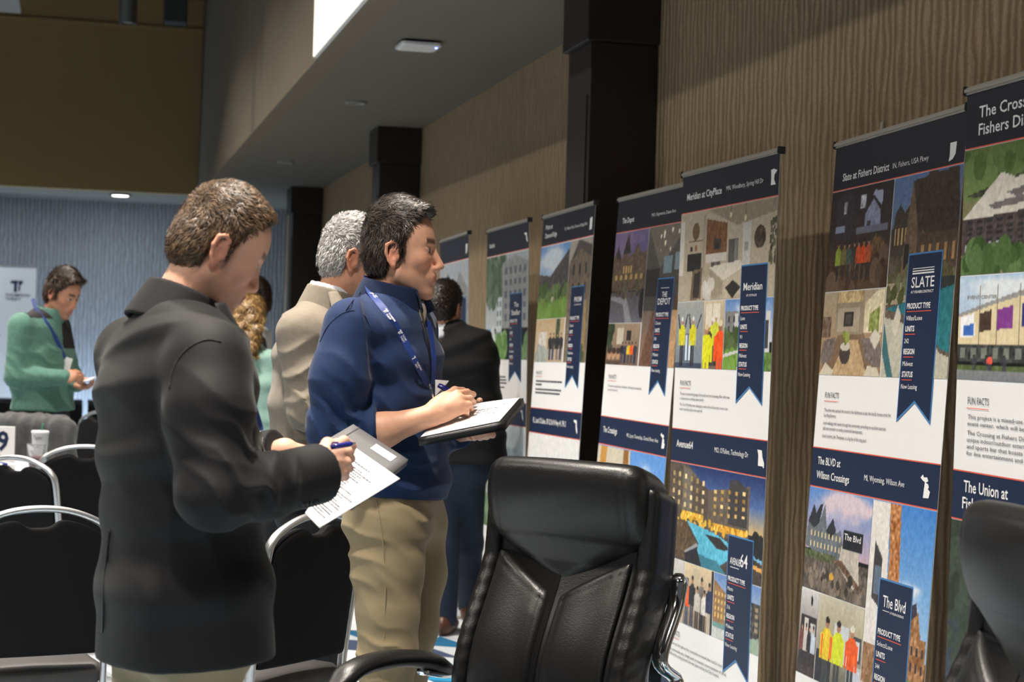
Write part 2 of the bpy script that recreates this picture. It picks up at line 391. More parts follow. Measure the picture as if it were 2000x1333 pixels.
def carpet():
    m, N, K = nodes_of('triangle_carpet'); b = N['Principled BSDF']; b.inputs['Roughness'].default_value = .95; b.inputs['Specular IOR Level'].default_value = .1
    tc = N.new('ShaderNodeTexCoord'); mp = N.new('ShaderNodeMapping'); mp.inputs['Rotation'].default_value = (0, 0, .5); mp.inputs['Scale'].default_value = (3.6, 3.6, 1); K.new(tc.outputs['Object'], mp.inputs[0])
    fr = N.new('ShaderNodeVectorMath'); fr.operation = 'FRACTION'; K.new(mp.outputs[0], fr.inputs[0])
    fl = N.new('ShaderNodeVectorMath'); fl.operation = 'FLOOR'; K.new(mp.outputs[0], fl.inputs[0])
    sx = N.new('ShaderNodeSeparateXYZ'); K.new(fr.outputs[0], sx.inputs[0])
    ad = N.new('ShaderNodeMath'); ad.operation = 'ADD'; K.new(sx.outputs[0], ad.inputs[0]); K.new(sx.outputs[1], ad.inputs[1])
    gt = N.new('ShaderNodeMath'); gt.operation = 'GREATER_THAN'; gt.inputs[1].default_value = 1; K.new(ad.outputs[0], gt.inputs[0])
    sc = N.new('ShaderNodeCombineXYZ'); K.new(gt.outputs[0], sc.inputs[2])
    av = N.new('ShaderNodeVectorMath'); av.operation = 'ADD'; K.new(fl.outputs[0], av.inputs[0]); K.new(sc.outputs[0], av.inputs[1])
    wn = N.new('ShaderNodeTexWhiteNoise'); K.new(av.outputs[0], wn.inputs[0])
    cr = N.new('ShaderNodeValToRGB'); cr.color_ramp.interpolation = 'CONSTANT'; e = cr.color_ramp.elements
    e[0].color = (*lin((205, 208, 212)), 1); e[1].position = .42; e[1].color = (*lin((170, 176, 182)), 1)
    for p, c in ((.62, (40, 130, 170)), (.76, (36, 92, 128)), (.86, (120, 170, 190)), (.93, (60, 70, 92))):
        q = e.new(p); q.color = (*lin(c), 1)
    K.new(wn.outputs[0], cr.inputs[0])
    n = N.new('ShaderNodeTexNoise'); n.inputs['Scale'].default_value = 120; K.new(tc.outputs['Object'], n.inputs[0])
    mx = N.new('ShaderNodeMix'); mx.data_type = 'RGBA'; mx.blend_type = 'OVERLAY'; mx.inputs[0].default_value = .4; K.new(cr.outputs[0], mx.inputs[6]); K.new(n.outputs[0], mx.inputs[7]); K.new(mx.outputs[2], b.inputs['Base Color'])
    return m
M['carpet'] = carpet()
st = lambda o: tag(o, kind='structure')
st(box('floor', (-11, -3, -.1), (XW, YB, 0), 'carpet'))
st(box('wall_right', (XW, -3, 0), (XW+.15, YB+.15, HC+.1), 'wallp'))
st(box('wall_back', (-11, YB, 0), (XW, YB+.15, HC+.1), 'wallb'))
st(box('ceiling', (XS, -3, HC), (XW, YB, HC+.12), 'ceil'))                      # low soffit along the right wall
st(box('ceiling_back', (-11, YF, HC), (XS, YB, HC+.12), 'ceil'))
st(box('ceiling_high', (-11, -3, HT), (XS, YF, HT+.1), 'black'))
st(box('wall_fascia_right', (XS, -3, HC+.12), (XS+.12, YF, HT), 'fascia'))
st(box('trim_soffit_edge', (XS-.002, -3, HC-.004), (XS+.14, YF, HC+.12), 'fascia'))
st(box('wall_fascia_back', (-11, YF, HC+.12), (XS, YF+.12, HT), 'fasciab'))
st(box('trim_soffit_edge_back', (-11, YF-.002, HC-.004), (XS, YF+.14, HC+.12), 'fasciab'))
st(box('trim_fascia_ledge', (-11, YF-.035, 4.84), (XS, YF+.01, 4.88), 'fasciab', bev=.008))
st(box('trim_fascia_joint', (-.42, YF-.012, 4.88), (-.37, YF+.01, HT), 'fasciab'))
st(box('baseboard_right', (XW-.02, -3, 0), (XW, YB, .12), 'pillar'))
# added glowing white panel, stands in for strong light on the upper right wall
glow = empty('glow_wall_panel', (XS, 8.0, HC+.12), 0, 'glowing white panel imitating a brightly lit stretch of the upper wall above the soffit', 'glowpanel')
box('glow_surface', (-.03, -2.0, -.118), (-.022, 2.03, 1.9), 'glowpanel', glow)
box('glow_frame', (-.022, -2.03, -.12), (0, 2.06, 1.93), 'white', glow)
# dark wooden pillars
for y0, y1, lab in ((7.45, 7.81, 'tall dark espresso wood pillar nearest, behind the banners'), (12.93, 13.26, 'dark espresso wood pillar above the dark-haired man in blue'), (18.2, 18.52, 'farthest dark espresso wood pillar, by the back wall')):
    p = empty('wall_pillar', (2.34, (y0+y1)/2, 0), 0, lab, 'pillar', 'wooden wall pillars'); d = (y1-y0)/2
    box('shaft', (-.16, -d, .16), (.15, d, HC-.27), 'pillar', p, bev=.004)
    box('side_panel', (-.166, -d+.04, .3), (-.16, d-.04, HC-.5), 'pillar', p, bev=.002)
    box('capital', (-.185, -d-.025, HC-.27), (.15, d+.025, HC), 'pillar', p, bev=.006)
    box('plinth', (-.185, -d-.025, 0), (.15, d+.025, .16), 'pillar', p, bev=.006)
# ceiling lamps: rows of round downlights under the black ceiling
def downlight(x, y, z, e, colr, size, lab, spread=180, rad=.11, grp='round downlights under the high ceiling'):
    o = empty('ceiling_downlight', (x, y, z), 0, lab, 'lamp', grp)
    lathe('housing', [(rad*.92, -.02), (rad*1.12, -.02), (rad*1.12, .06), (0.001, .06)], 'blackp', o)
    lathe('lens', [(.001, -.024), (rad*.90, -.023), (rad*.94, -.018)], 'lampglow', o)
    ld = bpy.data.lights.new('lamp', 'AREA'); ld.shape = 'DISK'; ld.size = size; ld.energy = e; ld.color = colr; ld.spread = math.radians(spread)
    l = bpy.data.objects.new('lamp_light', ld); COL.objects.link(l); l.parent = o; l.location = (0, 0, -.035)
WARM = (1.0, .915, .81)
for i, y in enumerate((.6, 3.0, 5.4, 7.8, 10.2, 12.6, 15.0)):
    downlight(.12 if y < 9 else -1.1, y, HT-.06, KEYE, WARM, .30, 'black ceiling downlight in the row nearest the soffit', rad=.13, spread=88 if y < 9 else 125)
for i, y in enumerate((1.5, 5.5, 9.5, 13.5)):
    downlight(-3.4, y, HT-.06, KEYE*1.12, WARM, .30, 'black ceiling downlight in the middle row', rad=.13, spread=160)
pq = at_z(235, 379, HC)
downlight(pq[0], pq[1], HC-.002, 14, (.8, .9, 1.0), .2, 'small lit downlight in the low ceiling before the back wall', rad=.1, grp='low ceiling downlights')
for x in (-3.2, -1.4): downlight(x, pq[1], HC-.002, 14, (.8, .9, 1.0), .2, 'low ceiling downlight beside the lit one near the back wall', rad=.1, grp='low ceiling downlights')
# LED wash lights on the floor at the back wall
for x in (-3.2, -1.6, 0.0, 1.2):
    o = empty('floor_uplight', (x, YB-.75, 0), 0, 'small black floor uplight washing the back wall blue', 'uplight', 'floor uplights')
    box('body', (-.08, -.06, 0), (.08, .06, .14), 'blackp', o, bev=.01)
    ld = bpy.data.lights.new('uplight', 'AREA'); ld.size = .14; ld.energy = 40; ld.color = (.55, .75, 1.0)
    l = bpy.data.objects.new('uplight_light', ld); COL.objects.link(l); l.parent = o; l.location = (0, 0.02, .16); l.rotation_euler = (math.radians(180-40), 0, 0)
# things on the soffit
ap = at_z(817, 83, HC); o = empty('wireless_access_point', ap, 0, 'square white wireless access point with blue light on the soffit', 'access point')
box('body', (-.11, -.11, -.035), (.11, .11, -.008), 'white', o, bev=.02, smooth=False); box('mount', (-.08, -.08, -.01), (.08, .08, 0), 'blackp', o)
lathe('status_light', [(.001, -.0375), (.006, -.0375), (.006, -.03)], 'led', o, loc=(.085, -.07, 0))
for (x, y), lab in (((695, 199), 'dark round vent disc on the soffit nearer the access point'), ((558, 316), 'dark round vent disc on the soffit near the far pillar')):
    o = empty('ceiling_vent', at_z(x, y, HC), 0, lab, 'vent', 'soffit vents')
    lathe('rim', [(.07, 0), (.075, -.012), (.055, -.014), (.05, -.004)], 'grey', o); lathe('disc', [(.001, -.006), (.05, -.006)], 'blackp', o)
# hanging black can lamp and ceiling boxes at the upper left
b0 = PX(250, 46, 13); o = empty('pendant_can_lamp', (b0[0], b0[1], HT), 0, 'black cylindrical can lamp hanging from a round ceiling plate', 'lamp')
zb = b0[2]-HT
lathe('plate', [(.001, -.14), (.2, -.14), (.3, -.09), (.34, 0)], 'blackp', o, n=32); lathe('can', [(.001, -.12), (.065, -.12), (.065, zb), (.058, zb), (.05, zb+.02), (.001, zb+.02)], 'blackp', o)
lathe('lens', [(.001, zb+.012), (.05, zb+.012)], 'grey', o)
b1 = PX(342, 48, 18.5); o = empty('ceiling_speaker', (b1[0], b1[1], HT), 0, 'dark box speaker hanging before the back fascia', 'speaker')
box('cabinet', (-.12, -.1, b1[2]-HT), (.12, .1, -.02), 'darkgrey', o, bev=.02); box('bracket', (-.03, -.03, -.03), (.03, .03, 0), 'blackp', o)
b2 = PX(8, 8, 15); o = empty('ceiling_panel', (b2[0], b2[1], HT), 0, 'pale grey ceiling panel cut off at the top left corner', 'panel')
box('panel', (-.6, -.4, b2[2]-HT), (.13, .4, b2[2]-HT+.03), 'grey', o, bev=.005)
for sx in (-.5, .05): box('hanger', (sx-.01, -.01, b2[2]-HT+.03), (sx+.01, .01, 0), 'blackp', o)

# ------------------------------------------------------------------ printed pictures (colour per vertex of a fine grid)
class Cv:
    def __init__(c, w, h, res):
        c.w, c.h = w, h; c.nx, c.ny = max(4, int(w/res)), max(4, int(h/res))
        c.X, c.Y = np.meshgrid((np.arange(c.nx+1))/c.nx, (np.arange(c.ny+1))/c.ny)
        c.I = np.zeros((c.ny+1, c.nx+1, 3)); c.rg = np.random.default_rng(int(w*9999+h*777))
    def g(c, y0, c0, y1, c1, m=None):
        t = np.clip((c.Y-y0)/(y1-y0), 0, 1)[..., None]; v = np.array(c0)*(1-t)+np.array(c1)*t
        m = ((c.Y >= min(y0, y1)-1e-6) & (c.Y <= max(y0, y1)+1e-6)) if m is None else m
        c.I[m] = v[m]; return c
    def mask(c, *p):
        m = np.zeros(c.X.shape, bool); n = len(p)
        for i in range(n):
            (x0, y0), (x1, y1) = p[i], p[(i+1) % n]
            if y0 == y1: continue
            k = ((y0 > c.Y) != (y1 > c.Y)) & (c.X < (x1-x0)*(c.Y-y0)/(y1-y0)+x0); m ^= k
        return m
    def p(c, col, *q, nz=0):
        m = c.mask(*[(q[i], q[i+1]) for i in range(0, len(q), 2)]); c.set(m, col, nz); return c
    def set(c, m, col, nz=0):
        v = np.broadcast_to(np.array(col, float), c.I.shape)
        if nz: v = v+c.noise(nz)[..., None]
        c.I[m] = v[m]
    def r(c, col, x0, y0, x1, y1, nz=0): c.set((c.X >= x0) & (c.X <= x1) & (c.Y >= y0) & (c.Y <= y1), col, nz); return c
    def e(c, col, x, y, rx, ry, nz=0): c.set(((c.X-x)/rx)**2+((c.Y-y)/ry)**2 < 1, col, nz); return c
    def noise(c, amp, sc=3):
        n = c.rg.normal(size=c.X.shape)
        for _ in range(sc-1): n = (n+np.roll(n, 1, 0)+np.roll(n, 1, 1)+np.roll(n, -1, 0)+np.roll(n, -1, 1))/3.2
        return n/(n.std()+1e-6)*amp
    def blobs(c, col, x0, y0, x1, y1, n, r, var=25):
        for _ in range(n):
            k = c.rg.uniform(-var, var); rr = r*c.rg.uniform(.5, 1.3)
            c.e(np.clip(np.array(col)+k, 0, 255), c.rg.uniform(x0, x1), c.rg.uniform(y0, y1), rr, rr*c.w/c.h)
        return c
    def cl(c, col, x0, y0, x1, y1, n, r):
        al = np.zeros(c.X.shape)
        for _ in range(n):
            x, y, q = c.rg.uniform(x0, x1), c.rg.uniform(y0, y1), r*c.rg.uniform(.6, 1.6); al += .5*np.exp(-((c.X-x)/(q*1.8))**2-((c.Y-y)/(q*.55*c.w/c.h))**2)
        al = np.clip(al+c.noise(.06, 6)*(al > .05), 0, .9)[..., None]; c.I = c.I*(1-al)+np.array(col)*al; return c
    def win(c, col, x0, y0, x1, y1, nx, ny, fx=.5, fy=.55, sk=0, var=0):
        for i in range(nx):
            for j in range(ny):
                a = x0+(x1-x0)*(i+.5-fx/2)/nx; b = a+(x1-x0)*fx/nx; u = y0+(y1-y0)*(j+.5-fy/2)/ny+sk*((a-x0)/(x1-x0)); v = u+(y1-y0)*fy/ny
                c.r(np.clip(np.array(col)+c.rg.uniform(-var, var), 0, 255), a, u, b, v)
        return c
    def man(c, x, y0, h, top, leg, w=.06, hat=None, skin=(176, 128, 100)):
        c.r(leg, x-w*.62, y0, x-w*.08, y0+h*.48).r(leg, x+w*.08, y0, x+w*.62, y0+h*.48)
        c.p(top, x-w, y0+h*.78, x-w*.7, y0+h*.42, x+w*.7, y0+h*.42, x+w, y0+h*.78, x+w*.5, y0+h*.85, x-w*.5, y0+h*.85, nz=8)
        c.r(top, x-w*1.25, y0+h*.42, x-w*.85, y0+h*.78).r(top, x+w*.85, y0+h*.42, x+w*1.25, y0+h*.78)
        c.e(skin, x, y0+h*.92, w*.42, h*.075); c.e(hat or (40, 30, 26), x, y0+h*.965, w*.45, h*.045); return c
    def done(c, fin=4):
        return lin(np.clip(c.I+c.noise(fin)[..., None]+c.noise(3, 1)[..., None], 0, 255))
def pic_house_dusk(c):       # pitched brick house and pool
    c.g(.6, (120, 140, 170), 1, (92, 118, 160)).r((96, 84, 70), 0, 0, 1, .74, nz=10)
    c.p((70, 60, 52), .0, .6, .05, .82, .12, .86, .2, .82, .28, .86, .32, .6).win((196, 160, 110), .04, .62, .26, .78, 4, 1, .4)
    c.p((118, 96, 74), .2, .58, .3, .97, .42, .72, .42, .52, .2, .5, nz=8).p((64, 52, 42), .3, .97, .95, 1.0, 1.0, .8, 1.0, .66, .42, .72, nz=5).r((84, 66, 50), .42, .52, 1, .7, nz=6)
    c.p((66, 56, 48), .5, .97, .56, 1.03, .8, .95, .8, .9).win((170, 130, 84), .45, .54, 1, .66, 5, 1, .35, .7).r((40, 34, 28), .23, .53, .3, .66)
    c.blobs((96, 92, 60), 0, .46, 1, .55, 40, .04).r((170, 156, 130), 0, .36, 1, .47, nz=8).blobs((92, 96, 60), 0, .36, .4, .5, 18, .05)
    c.r((44, 46, 44), .35, .42, 1, .48).p((36, 112, 122), .0, .34, 1, .44, 1, .12, .86, .14, .7, .22, .4, .3, nz=5)
    c.p((186, 182, 166), 0, .3, .35, .26, .7, .2, .86, .12, 1, .1, 1, 0, 0, 0, nz=5).p((60, 104, 112), 0, .28, .12, .1, .2, 0, .1, 0, 0, .12)
    c.p((206, 200, 184), .12, .24, .2, .36, .26, .3, .2, .2).p((150, 146, 132), .3, .3, .36, .38, .4, .26)
def pic_site_night(c):
    c.g(0, (98, 74, 52), .45, (70, 52, 40)).g(.45, (64, 52, 46), 1, (44, 36, 40))
    c.p((58, 50, 56), .1, .5, .1, .9, .3, .98, .4, .9, .4, .5).p((146, 150, 176), .58, .55, .58, .72, .7, .86, .82, .74, .84, .55, nz=8).p((170, 176, 200), .66, .86, .72, .94, .85, .92, .84, .78, .7, .9)
    c.r((150, 160, 186), .1, .58, .26, .64).r((70, 60, 66), .62, .56, .68, .66).r((120, 118, 136), .45, .54, .95, .6)
    c.r((190, 190, 200), .5, .78, .58, .92, nz=30).r((150, 150, 160), .22, .76, .28, .88, nz=20)
    c.p((112, 82, 54), .6, .3, .78, .52, .9, .46, 1, .3, nz=12).blobs((84, 62, 44), 0, 0, 1, .3, 60, .07)
    for x, col in ((.18, (150, 170, 60)), (.28, (120, 110, 60)), (.36, (70, 90, 80)), (.45, (60, 52, 46)), (.52, (206, 84, 30)), (.6, (216, 78, 30)), (.68, (180, 90, 50))): c.man(x, .1, .38, col, (50, 44, 44), .035)
def pic_living(c):
    c.g(0, (150, 118, 84), 1, (176, 160, 134)).p((120, 96, 74), 0, 0, .3, .5, .7, .5, 1, 0).p((184, 156, 118), .2, 0, .42, .42, .62, .42, .8, 0, nz=8)
    c.r((150, 134, 112), .22, .48, .68, 1).r((192, 168, 122), .24, .86, .66, 1, nz=18).r((170, 156, 136), .26, .52, .62, .8).r((50, 44, 42), .36, .58, .52, .76).r((80, 72, 66), .39, .61, .49, .73)
    c.p((220, 208, 176), .7, .5, .7, .85, .9, 1, 1, 1, 1, .5, nz=8).p((130, 140, 70), .78, .52, .78, .72, .93, .8, .93, .48, nz=16).r((110, 90, 74), 0, .45, .15, .7, nz=14)
    c.p((112, 102, 96), 0, .2, .05, .42, .25, .46, .2, .2, .05, .1, nz=8).p((112, 102, 98), .75, .2, .68, .44, .95, .44, 1, .3, 1, .1, .9, .12, nz=8).p((206, 198, 184), .8, .44, .88, .54, .98, .46, .9, .3)
    c.e((66, 56, 52), .42, .26, .09, .13).e((196, 190, 176), .42, .34, .08, .05).p((206, 196, 176), 0, .0, .1, .15, .25, .05, .22, 0).p((206, 196, 176), .75, 0, .8, .12, .95, .1, 1, 0).blobs((130, 140, 60), .38, .36, .46, .5, 6, .03)
def pic_blvd(c):
    c.g(.4, (196, 170, 186), 1, (92, 138, 206)); c.cl((224, 202, 208), .3, .74, 1, .98, 16, .06)
    c.p((104, 112, 120), 0, .42, .02, .64, .1, .84, .2, .66, .28, .86, .33, .62, .42, .74, .48, .6, .55, .64, .62, .44, .6, .34, .2, .36, nz=6)
    c.p((44, 46, 54), .02, .66, .1, .84, .14, .74, .2, .84, .25, .86, .2, .66, .12, .6).p((44, 46, 54), .32, .6, .42, .74, .48, .62, .4, .54)
    c.win((228, 206, 150), .06, .4, .58, .6, 9, 2, .35, .5).r((92, 84, 76), 0, .0, 1, .36, nz=12).r((84, 92, 60), 0, .3, .5, .38, nz=12).blobs((120, 106, 92), 0, 0, 1, .24, 90, .025)
    c.p((196, 188, 176), .55, .3, .58, .5, .84, .5, .88, .18, .8, .12, nz=7).p((110, 84, 64), .42, .34, .55, .3, .86, .12, .9, .16, .6, .36, nz=12).r((30, 32, 38), .6, .48, .9, .66).e((220, 170, 70), .46, .18, .04, .03)
    c.blobs((60, 54, 44), .3, .04, .75, .2, 8, .03, 8)
def pic_blvd2(c):
    c.g(.3, (150, 190, 226), 1, (66, 130, 206)); c.cl((226, 232, 238), .6, .5, .8, .62, 8, .06).r((196, 190, 180), 0, 0, 1, .16, nz=6)
    c.p((226, 222, 216), 0, 1, .28, 1, .32, .55, .3, .3, 0, .28, nz=5).p((176, 116, 66), .28, 1, .46, 1, .52, .52, .48, .4, .3, .5, .33, .7, nz=22)
    c.p((60, 56, 58), .08, .8, .22, .72, .22, .48, .08, .52).r((96, 110, 130), .1, .54, .2, .68).r((70, 72, 80), .34, .46, .44, .62)
    c.p((62, 54, 66), .55, .5, .8, .56, .86, .44, .62, .4).p((150, 104, 62), .6, .2, .62, .44, .76, .48, .84, .52, .9, .4, .98, .4, 1, .2, nz=18).p((226, 220, 210), .56, .44, .64, .38, .64, .2, .54, .22).win((60, 52, 56), .66, .22, .98, .38, 4, 2, .4)
    c.r((110, 128, 60), .56, .14, 1, .2, nz=10).p((206, 200, 188), .58, .16, .8, .18, 1, 0, .35, 0).r((150, 110, 80), 0, .1, .2, .3, nz=16).blobs((130, 96, 60), 0, .08, .4, .3, 20, .04)
def pic_group_dark(c):
    c.g(0, (70, 56, 52), 1, (206, 206, 206)).r((48, 40, 40), .1, .1, .95, .7).r((200, 198, 192), .3, .3, .5, .66).r((190, 190, 186), .62, .3, .9, .62).e((30, 30, 34), .62, .88, .06, .06)
    for x, t in ((.2, (120, 70, 60)), (.42, (200, 196, 192)), (.6, (44, 44, 50)), (.82, (190, 200, 214))): c.man(x, .04, .56, t, (60, 52, 56), .1)
def pic_hivis(c):
    c.g(0, (110, 106, 92), .6, (172, 166, 146)).g(.6, (176, 168, 140), 1, (198, 192, 172)).r((46, 46, 52), 0, 0, .36, .36).r((206, 210, 214), .38, .3, .7, .72).r((60, 66, 76), .8, .38, .98, .66).r((210, 214, 218), .83, .42, .95, .62)
    c.r((190, 196, 206), .7, .0, 1, .34, nz=6)
    for x, t, h in ((.22, (230, 200, 40), None), (.48, (214, 224, 40), (40, 36, 34)), (.78, (236, 92, 24), (226, 222, 206))): c.man(x, -.08, .84, t, (64, 66, 70), .11, h)
    c.r((236, 110, 36), .1, .3, .14, .56).r((236, 110, 36), .3, .3, .35, .56)
def pic_kitchen(c):
    c.g(0, (176, 164, 144), 1, (186, 172, 150)).p((150, 136, 116), .3, 1, 1, 1, 1, .86, .62, .78).r((214, 206, 196), 0, .3, .05, .92)
    c.e((112, 88, 58), .18, .78, .04, .1).r((120, 100, 78), .1, .66, .26, .675).r((66, 56, 48), .12, .56, .15, .61).r((150, 108, 74), .17, .56, .2, .62).r((40, 38, 38), .09, .33, .25, .53).r((166, 154, 134), .26, .3, .29, .96)
    c.p((122, 82, 52), .3, .5, .3, .9, .52, .82, .52, .5, nz=7).r((70, 60, 54), .38, .54, .46, .66).r((44, 40, 40), .4, .56, .44, .62).r((96, 92, 88), .36, .34, .46, .46, nz=14).r((206, 200, 188), .3, .42, .52, .5)
    c.r((92, 88, 86), .54, .36, .64, .64).r((130, 126, 122), .6, .38, .635, .62).r((196, 192, 188), .68, .34, .76, .8).r((150, 146, 142), .7, .5, .74, .58)
    c.e((70, 56, 44), .85, .62, .055, .12, nz=14).blobs((92, 88, 62), .94, .3, 1, .78, 24, .014).e((220, 206, 170), .55, .9, .012, .03).e((220, 206, 170), .7, .84, .012, .03).r((70, 64, 58), .55, .93, .555, 1).r((70, 64, 58), .7, .87, .705, 1)
    c.p((214, 206, 190), .34, .36, .5, .2, .72, .34, .66, .4, .46, .38).p((160, 148, 128), .34, .35, .5, .19, .5, .06, .4, .0, .34, .05).p((190, 178, 156), .5, .19, .72, .33, .72, .06, .5, 0)
    c.p((110, 94, 72), .14, .0, .16, .34, .27, .36, .26, .02).p((52, 46, 44), .17, .03, .18, .31, .25, .32, .24, .04).p((46, 42, 40), .52, .12, .6, .2, .68, .12, .6, .0).p((150, 120, 84), .28, .0, .36, .14, .38, .1, .34, 0).blobs((206, 200, 190), .3, .05, .4, .2, 8, .03, 10)
def pic_cheer(c):
    c.g(0, (120, 132, 146), 1, (164, 166, 162)).r((70, 84, 104), .3, .1, .62, .52).r((206, 222, 236), .36, .12, .44, .5).r((206, 222, 236), .5, .12, .58, .5).r((60, 74, 96), 0, 0, 1, .08)
    for x in (.22, .64): c.man(x, .03, .74, (214, 206, 40), (36, 34, 40), .1, (222, 222, 222))
    for x0, x1 in ((.12, .04), (.3, .4), (.52, .46), (.76, .92)): c.p((44, 36, 36), x0, .58, x0+.05, .6, x1+.04, .82, x1, .82)
def pic_hivis2(c):
    c.g(0, (120, 100, 84), 1, (206, 190, 160)).r((222, 214, 196), .1, .55, .8, .95).r((190, 176, 150), .4, .55, .44, .95)
    for x, t, h in ((.45, (206, 216, 40), .7), (.62, (200, 206, 60), .76), (.3, (66, 56, 52), .6)): c.man(x, .05, h, t, (50, 44, 44), .12, (226, 222, 210))
    c.man(.18, -.3, .95, (226, 224, 30), (226, 224, 30), .24, (214, 190, 150)).man(.84, -.3, 1.0, (240, 84, 20), (240, 84, 20), .22, (222, 206, 170), (150, 96, 70))
def pic_townhome(c):
    c.g(.4, (196, 206, 220), 1, (92, 132, 190)); c.cl((226, 230, 236), .3, .75, .7, .95, 8, .08)
    c.r((126, 126, 124), .02, .28, .3, .84, nz=5).r((196, 196, 194), .22, .3, .42, .8).r((150, 150, 148), .3, .5, .5, .82).r((206, 206, 204), .72, .2, .95, .82).r((60, 62, 66), .84, .3, .92, .7).win((56, 62, 74), .04, .5, .48, .8, 4, 2, .4)
    c.r((60, 62, 60), .0, .28, .5, .46).blobs((78, 96, 54), .0, .2, .45, .5, 34, .06).r((96, 130, 60), 0, 0, 1, .26, nz=14).blobs((116, 156, 64), .02, .02, .4, .2, 12, .1).p((206, 206, 200), .0, .22, .4, .3, .4, .26, 0, .17).r((206, 200, 190), .3, 0, .5, .05)
def pic_pool_dusk(c):
    c.g(.45, (214, 180, 120), .7, (92, 120, 170)).g(.7, (84, 112, 168), 1, (34, 52, 104)).r((74, 62, 54), 0, 0, 1, .42, nz=8)
    c.p((92, 80, 70), 0, .36, 0, 1, .2, 1, .44, .78, .44, .38, nz=6).p((118, 108, 98), .16, .5, .16, .98, .26, .94, .26, .5, nz=5).p((104, 92, 80), .44, .38, .44, .78, .68, .84, .86, .9, .86, .34, nz=6).p((66, 62, 64), .66, .5, .66, .92, .74, .94, .84, .86, .84, .5)
    c.win((214, 190, 140), .02, .56, .42, .94, 6, 4, .35, .5, -.06, 50).win((214, 178, 110), .48, .52, .84, .82, 5, 4, .35, .45, .04, 60).r((236, 180, 60), .16, .44, .4, .52, nz=26).r((226, 166, 50), .5, .4, .84, .47, nz=30).blobs((240, 190, 70), .1, .38, .9, .46, 30, .014)
    c.p((92, 72, 50), 0, 0, 0, .4, .2, .42, .36, .2, .3, .04, nz=9).p((96, 190, 220), .22, .42, .34, .4, .56, .36, .74, .28, .74, .2, .58, .06, .34, .12, .36, .22, nz=8).p((60, 128, 150), .3, .12, .56, .1, .66, .0, .36, .0).p((52, 44, 44), .42, .34, .58, .34, .7, .24, .56, .22, nz=5).p((156, 160, 164), .2, .1, .34, .22, .36, .2, .24, .07).p((40, 36, 44), .2, .08, .34, .18, .4, 0, .22, 0)
    c.p((120, 180, 220), .9, .28, 1, .24, 1, .2, .9, .24).p((226, 170, 90), .84, .2, 1, .16, 1, .12, .84, .16).blobs((36, 34, 34), .86, .3, 1, .44, 12, .03, 6)
def pic_lounge(c): c.g(0, (150, 140, 130), 1, (206, 206, 204)).blobs((110, 112, 118), 0, .1, 1, .6, 20, .12).r((60, 70, 86), .2, .5, .9, .62).blobs((196, 190, 184), 0, 0, 1, .4, 10, .14)
def pic_team(c):
    c.g(0, (140, 120, 100), 1, (226, 206, 170)).r((206, 190, 160), .3, .7, .55, .95).r((50, 46, 46), .94, 0, 1, 1)
    for x, t, l, h in ((.12, (236, 96, 40), (52, 72, 104), .78), (.3, (40, 40, 46), (48, 60, 90), .84), (.62, (120, 112, 106), (40, 40, 46), .86), (.48, (206, 200, 190), (36, 34, 40), .7), (.72, (222, 218, 210), (36, 34, 40), .68), (.88, (40, 48, 84), (196, 186, 166), .82)): c.man(x, -.02, h, t, l, .085)
def pic_avenue(c): c.g(.4, (200, 206, 216), 1, (104, 140, 196)).p((150, 116, 80), 0, .2, 0, .9, .3, .72, .34, .2, nz=8).win((226, 190, 110), .02, .3, .3, .74, 4, 4, .4).r((196, 200, 196), 0, 0, 1, .2, nz=8).r((70, 66, 62), .55, .2, 1, .74, nz=16).win((160, 140, 110), .6, .3, 1, .7, 3, 4, .4).r((110, 150, 150), 0, .16, .5, .24).p((150, 170, 150), .7, 0, .8, .2, 1, .24, 1, 0)
def pic_depot(c):
    c.g(.55, (112, 98, 140), 1, (92, 84, 128)); c.cl((134, 116, 152), 0, .7, 1, 1, 12, .1); c.p((104, 84, 66), 0, .35, 0, .72, .12, .84, .25, .7, .36, .94, .46, .72, .6, .76, .72, .86, .84, .74, 1, .78, 1, .35, nz=8).p((56, 46, 46), .28, .76, .42, .99, .52, .76).p((64, 52, 50), .05, .72, .12, .86, .24, .7)
    c.win((214, 176, 110), .3, .5, .6, .66, 4, 1, .5).win((196, 160, 100), .05, .44, .95, .56, 6, 1, .5).g(0, (110, 106, 116), .34, (92, 84, 88)).p((150, 146, 152), .0, .3, .5, .26, .7, 0, .5, 0, .4, .2, 0, .26).blobs((84, 74, 54), 0, .3, 1, .4, 26, .04).e((30, 26, 30), .97, .2, .1, .16)
def pic_depot2(c): c.g(0, (150, 112, 92), .4, (120, 104, 92)).g(.4, (74, 68, 64), 1, (96, 90, 82)).p((120, 112, 100), 0, 1, .4, .7, 1, .95, 1, 1).r((130, 150, 160), .5, .66, .72, .78).r((140, 156, 164), .8, .68, 1, .8).r((52, 46, 44), 0, .5, .4, .7).blobs((236, 226, 200), .1, .8, .9, .98, 8, .02).p((190, 150, 110), .5, 0, .7, .4, 1, .42, 1, 0, nz=8).p((110, 76, 60), 0, .0, .3, .4, .5, .4, .4, 0, nz=8).r((80, 62, 52), .6, .4, 1, .5)
def pic_crew(c):
    c.g(0, (120, 96, 80), 1, (172, 150, 124)).blobs((60, 72, 50), 0, .3, .15, .95, 20, .06).r((50, 44, 42), .6, .6, .74, .84).r((206, 196, 176), .3, .5, .5, .9)
    for x, t in ((.5, (44, 44, 52)), (.6, (56, 64, 90)), (.7, (226, 190, 50)), (.8, (240, 96, 40)), (.9, (52, 54, 66))): c.man(x, .05, .5, t, (44, 52, 76), .05)
    for x in (.1, .24, .38): c.e((190, 146, 116), x, .24, .06, .12).e((60, 44, 36), x, .34, .065, .08).r((90, 70, 60), x-.08, 0, x+.08, .12)
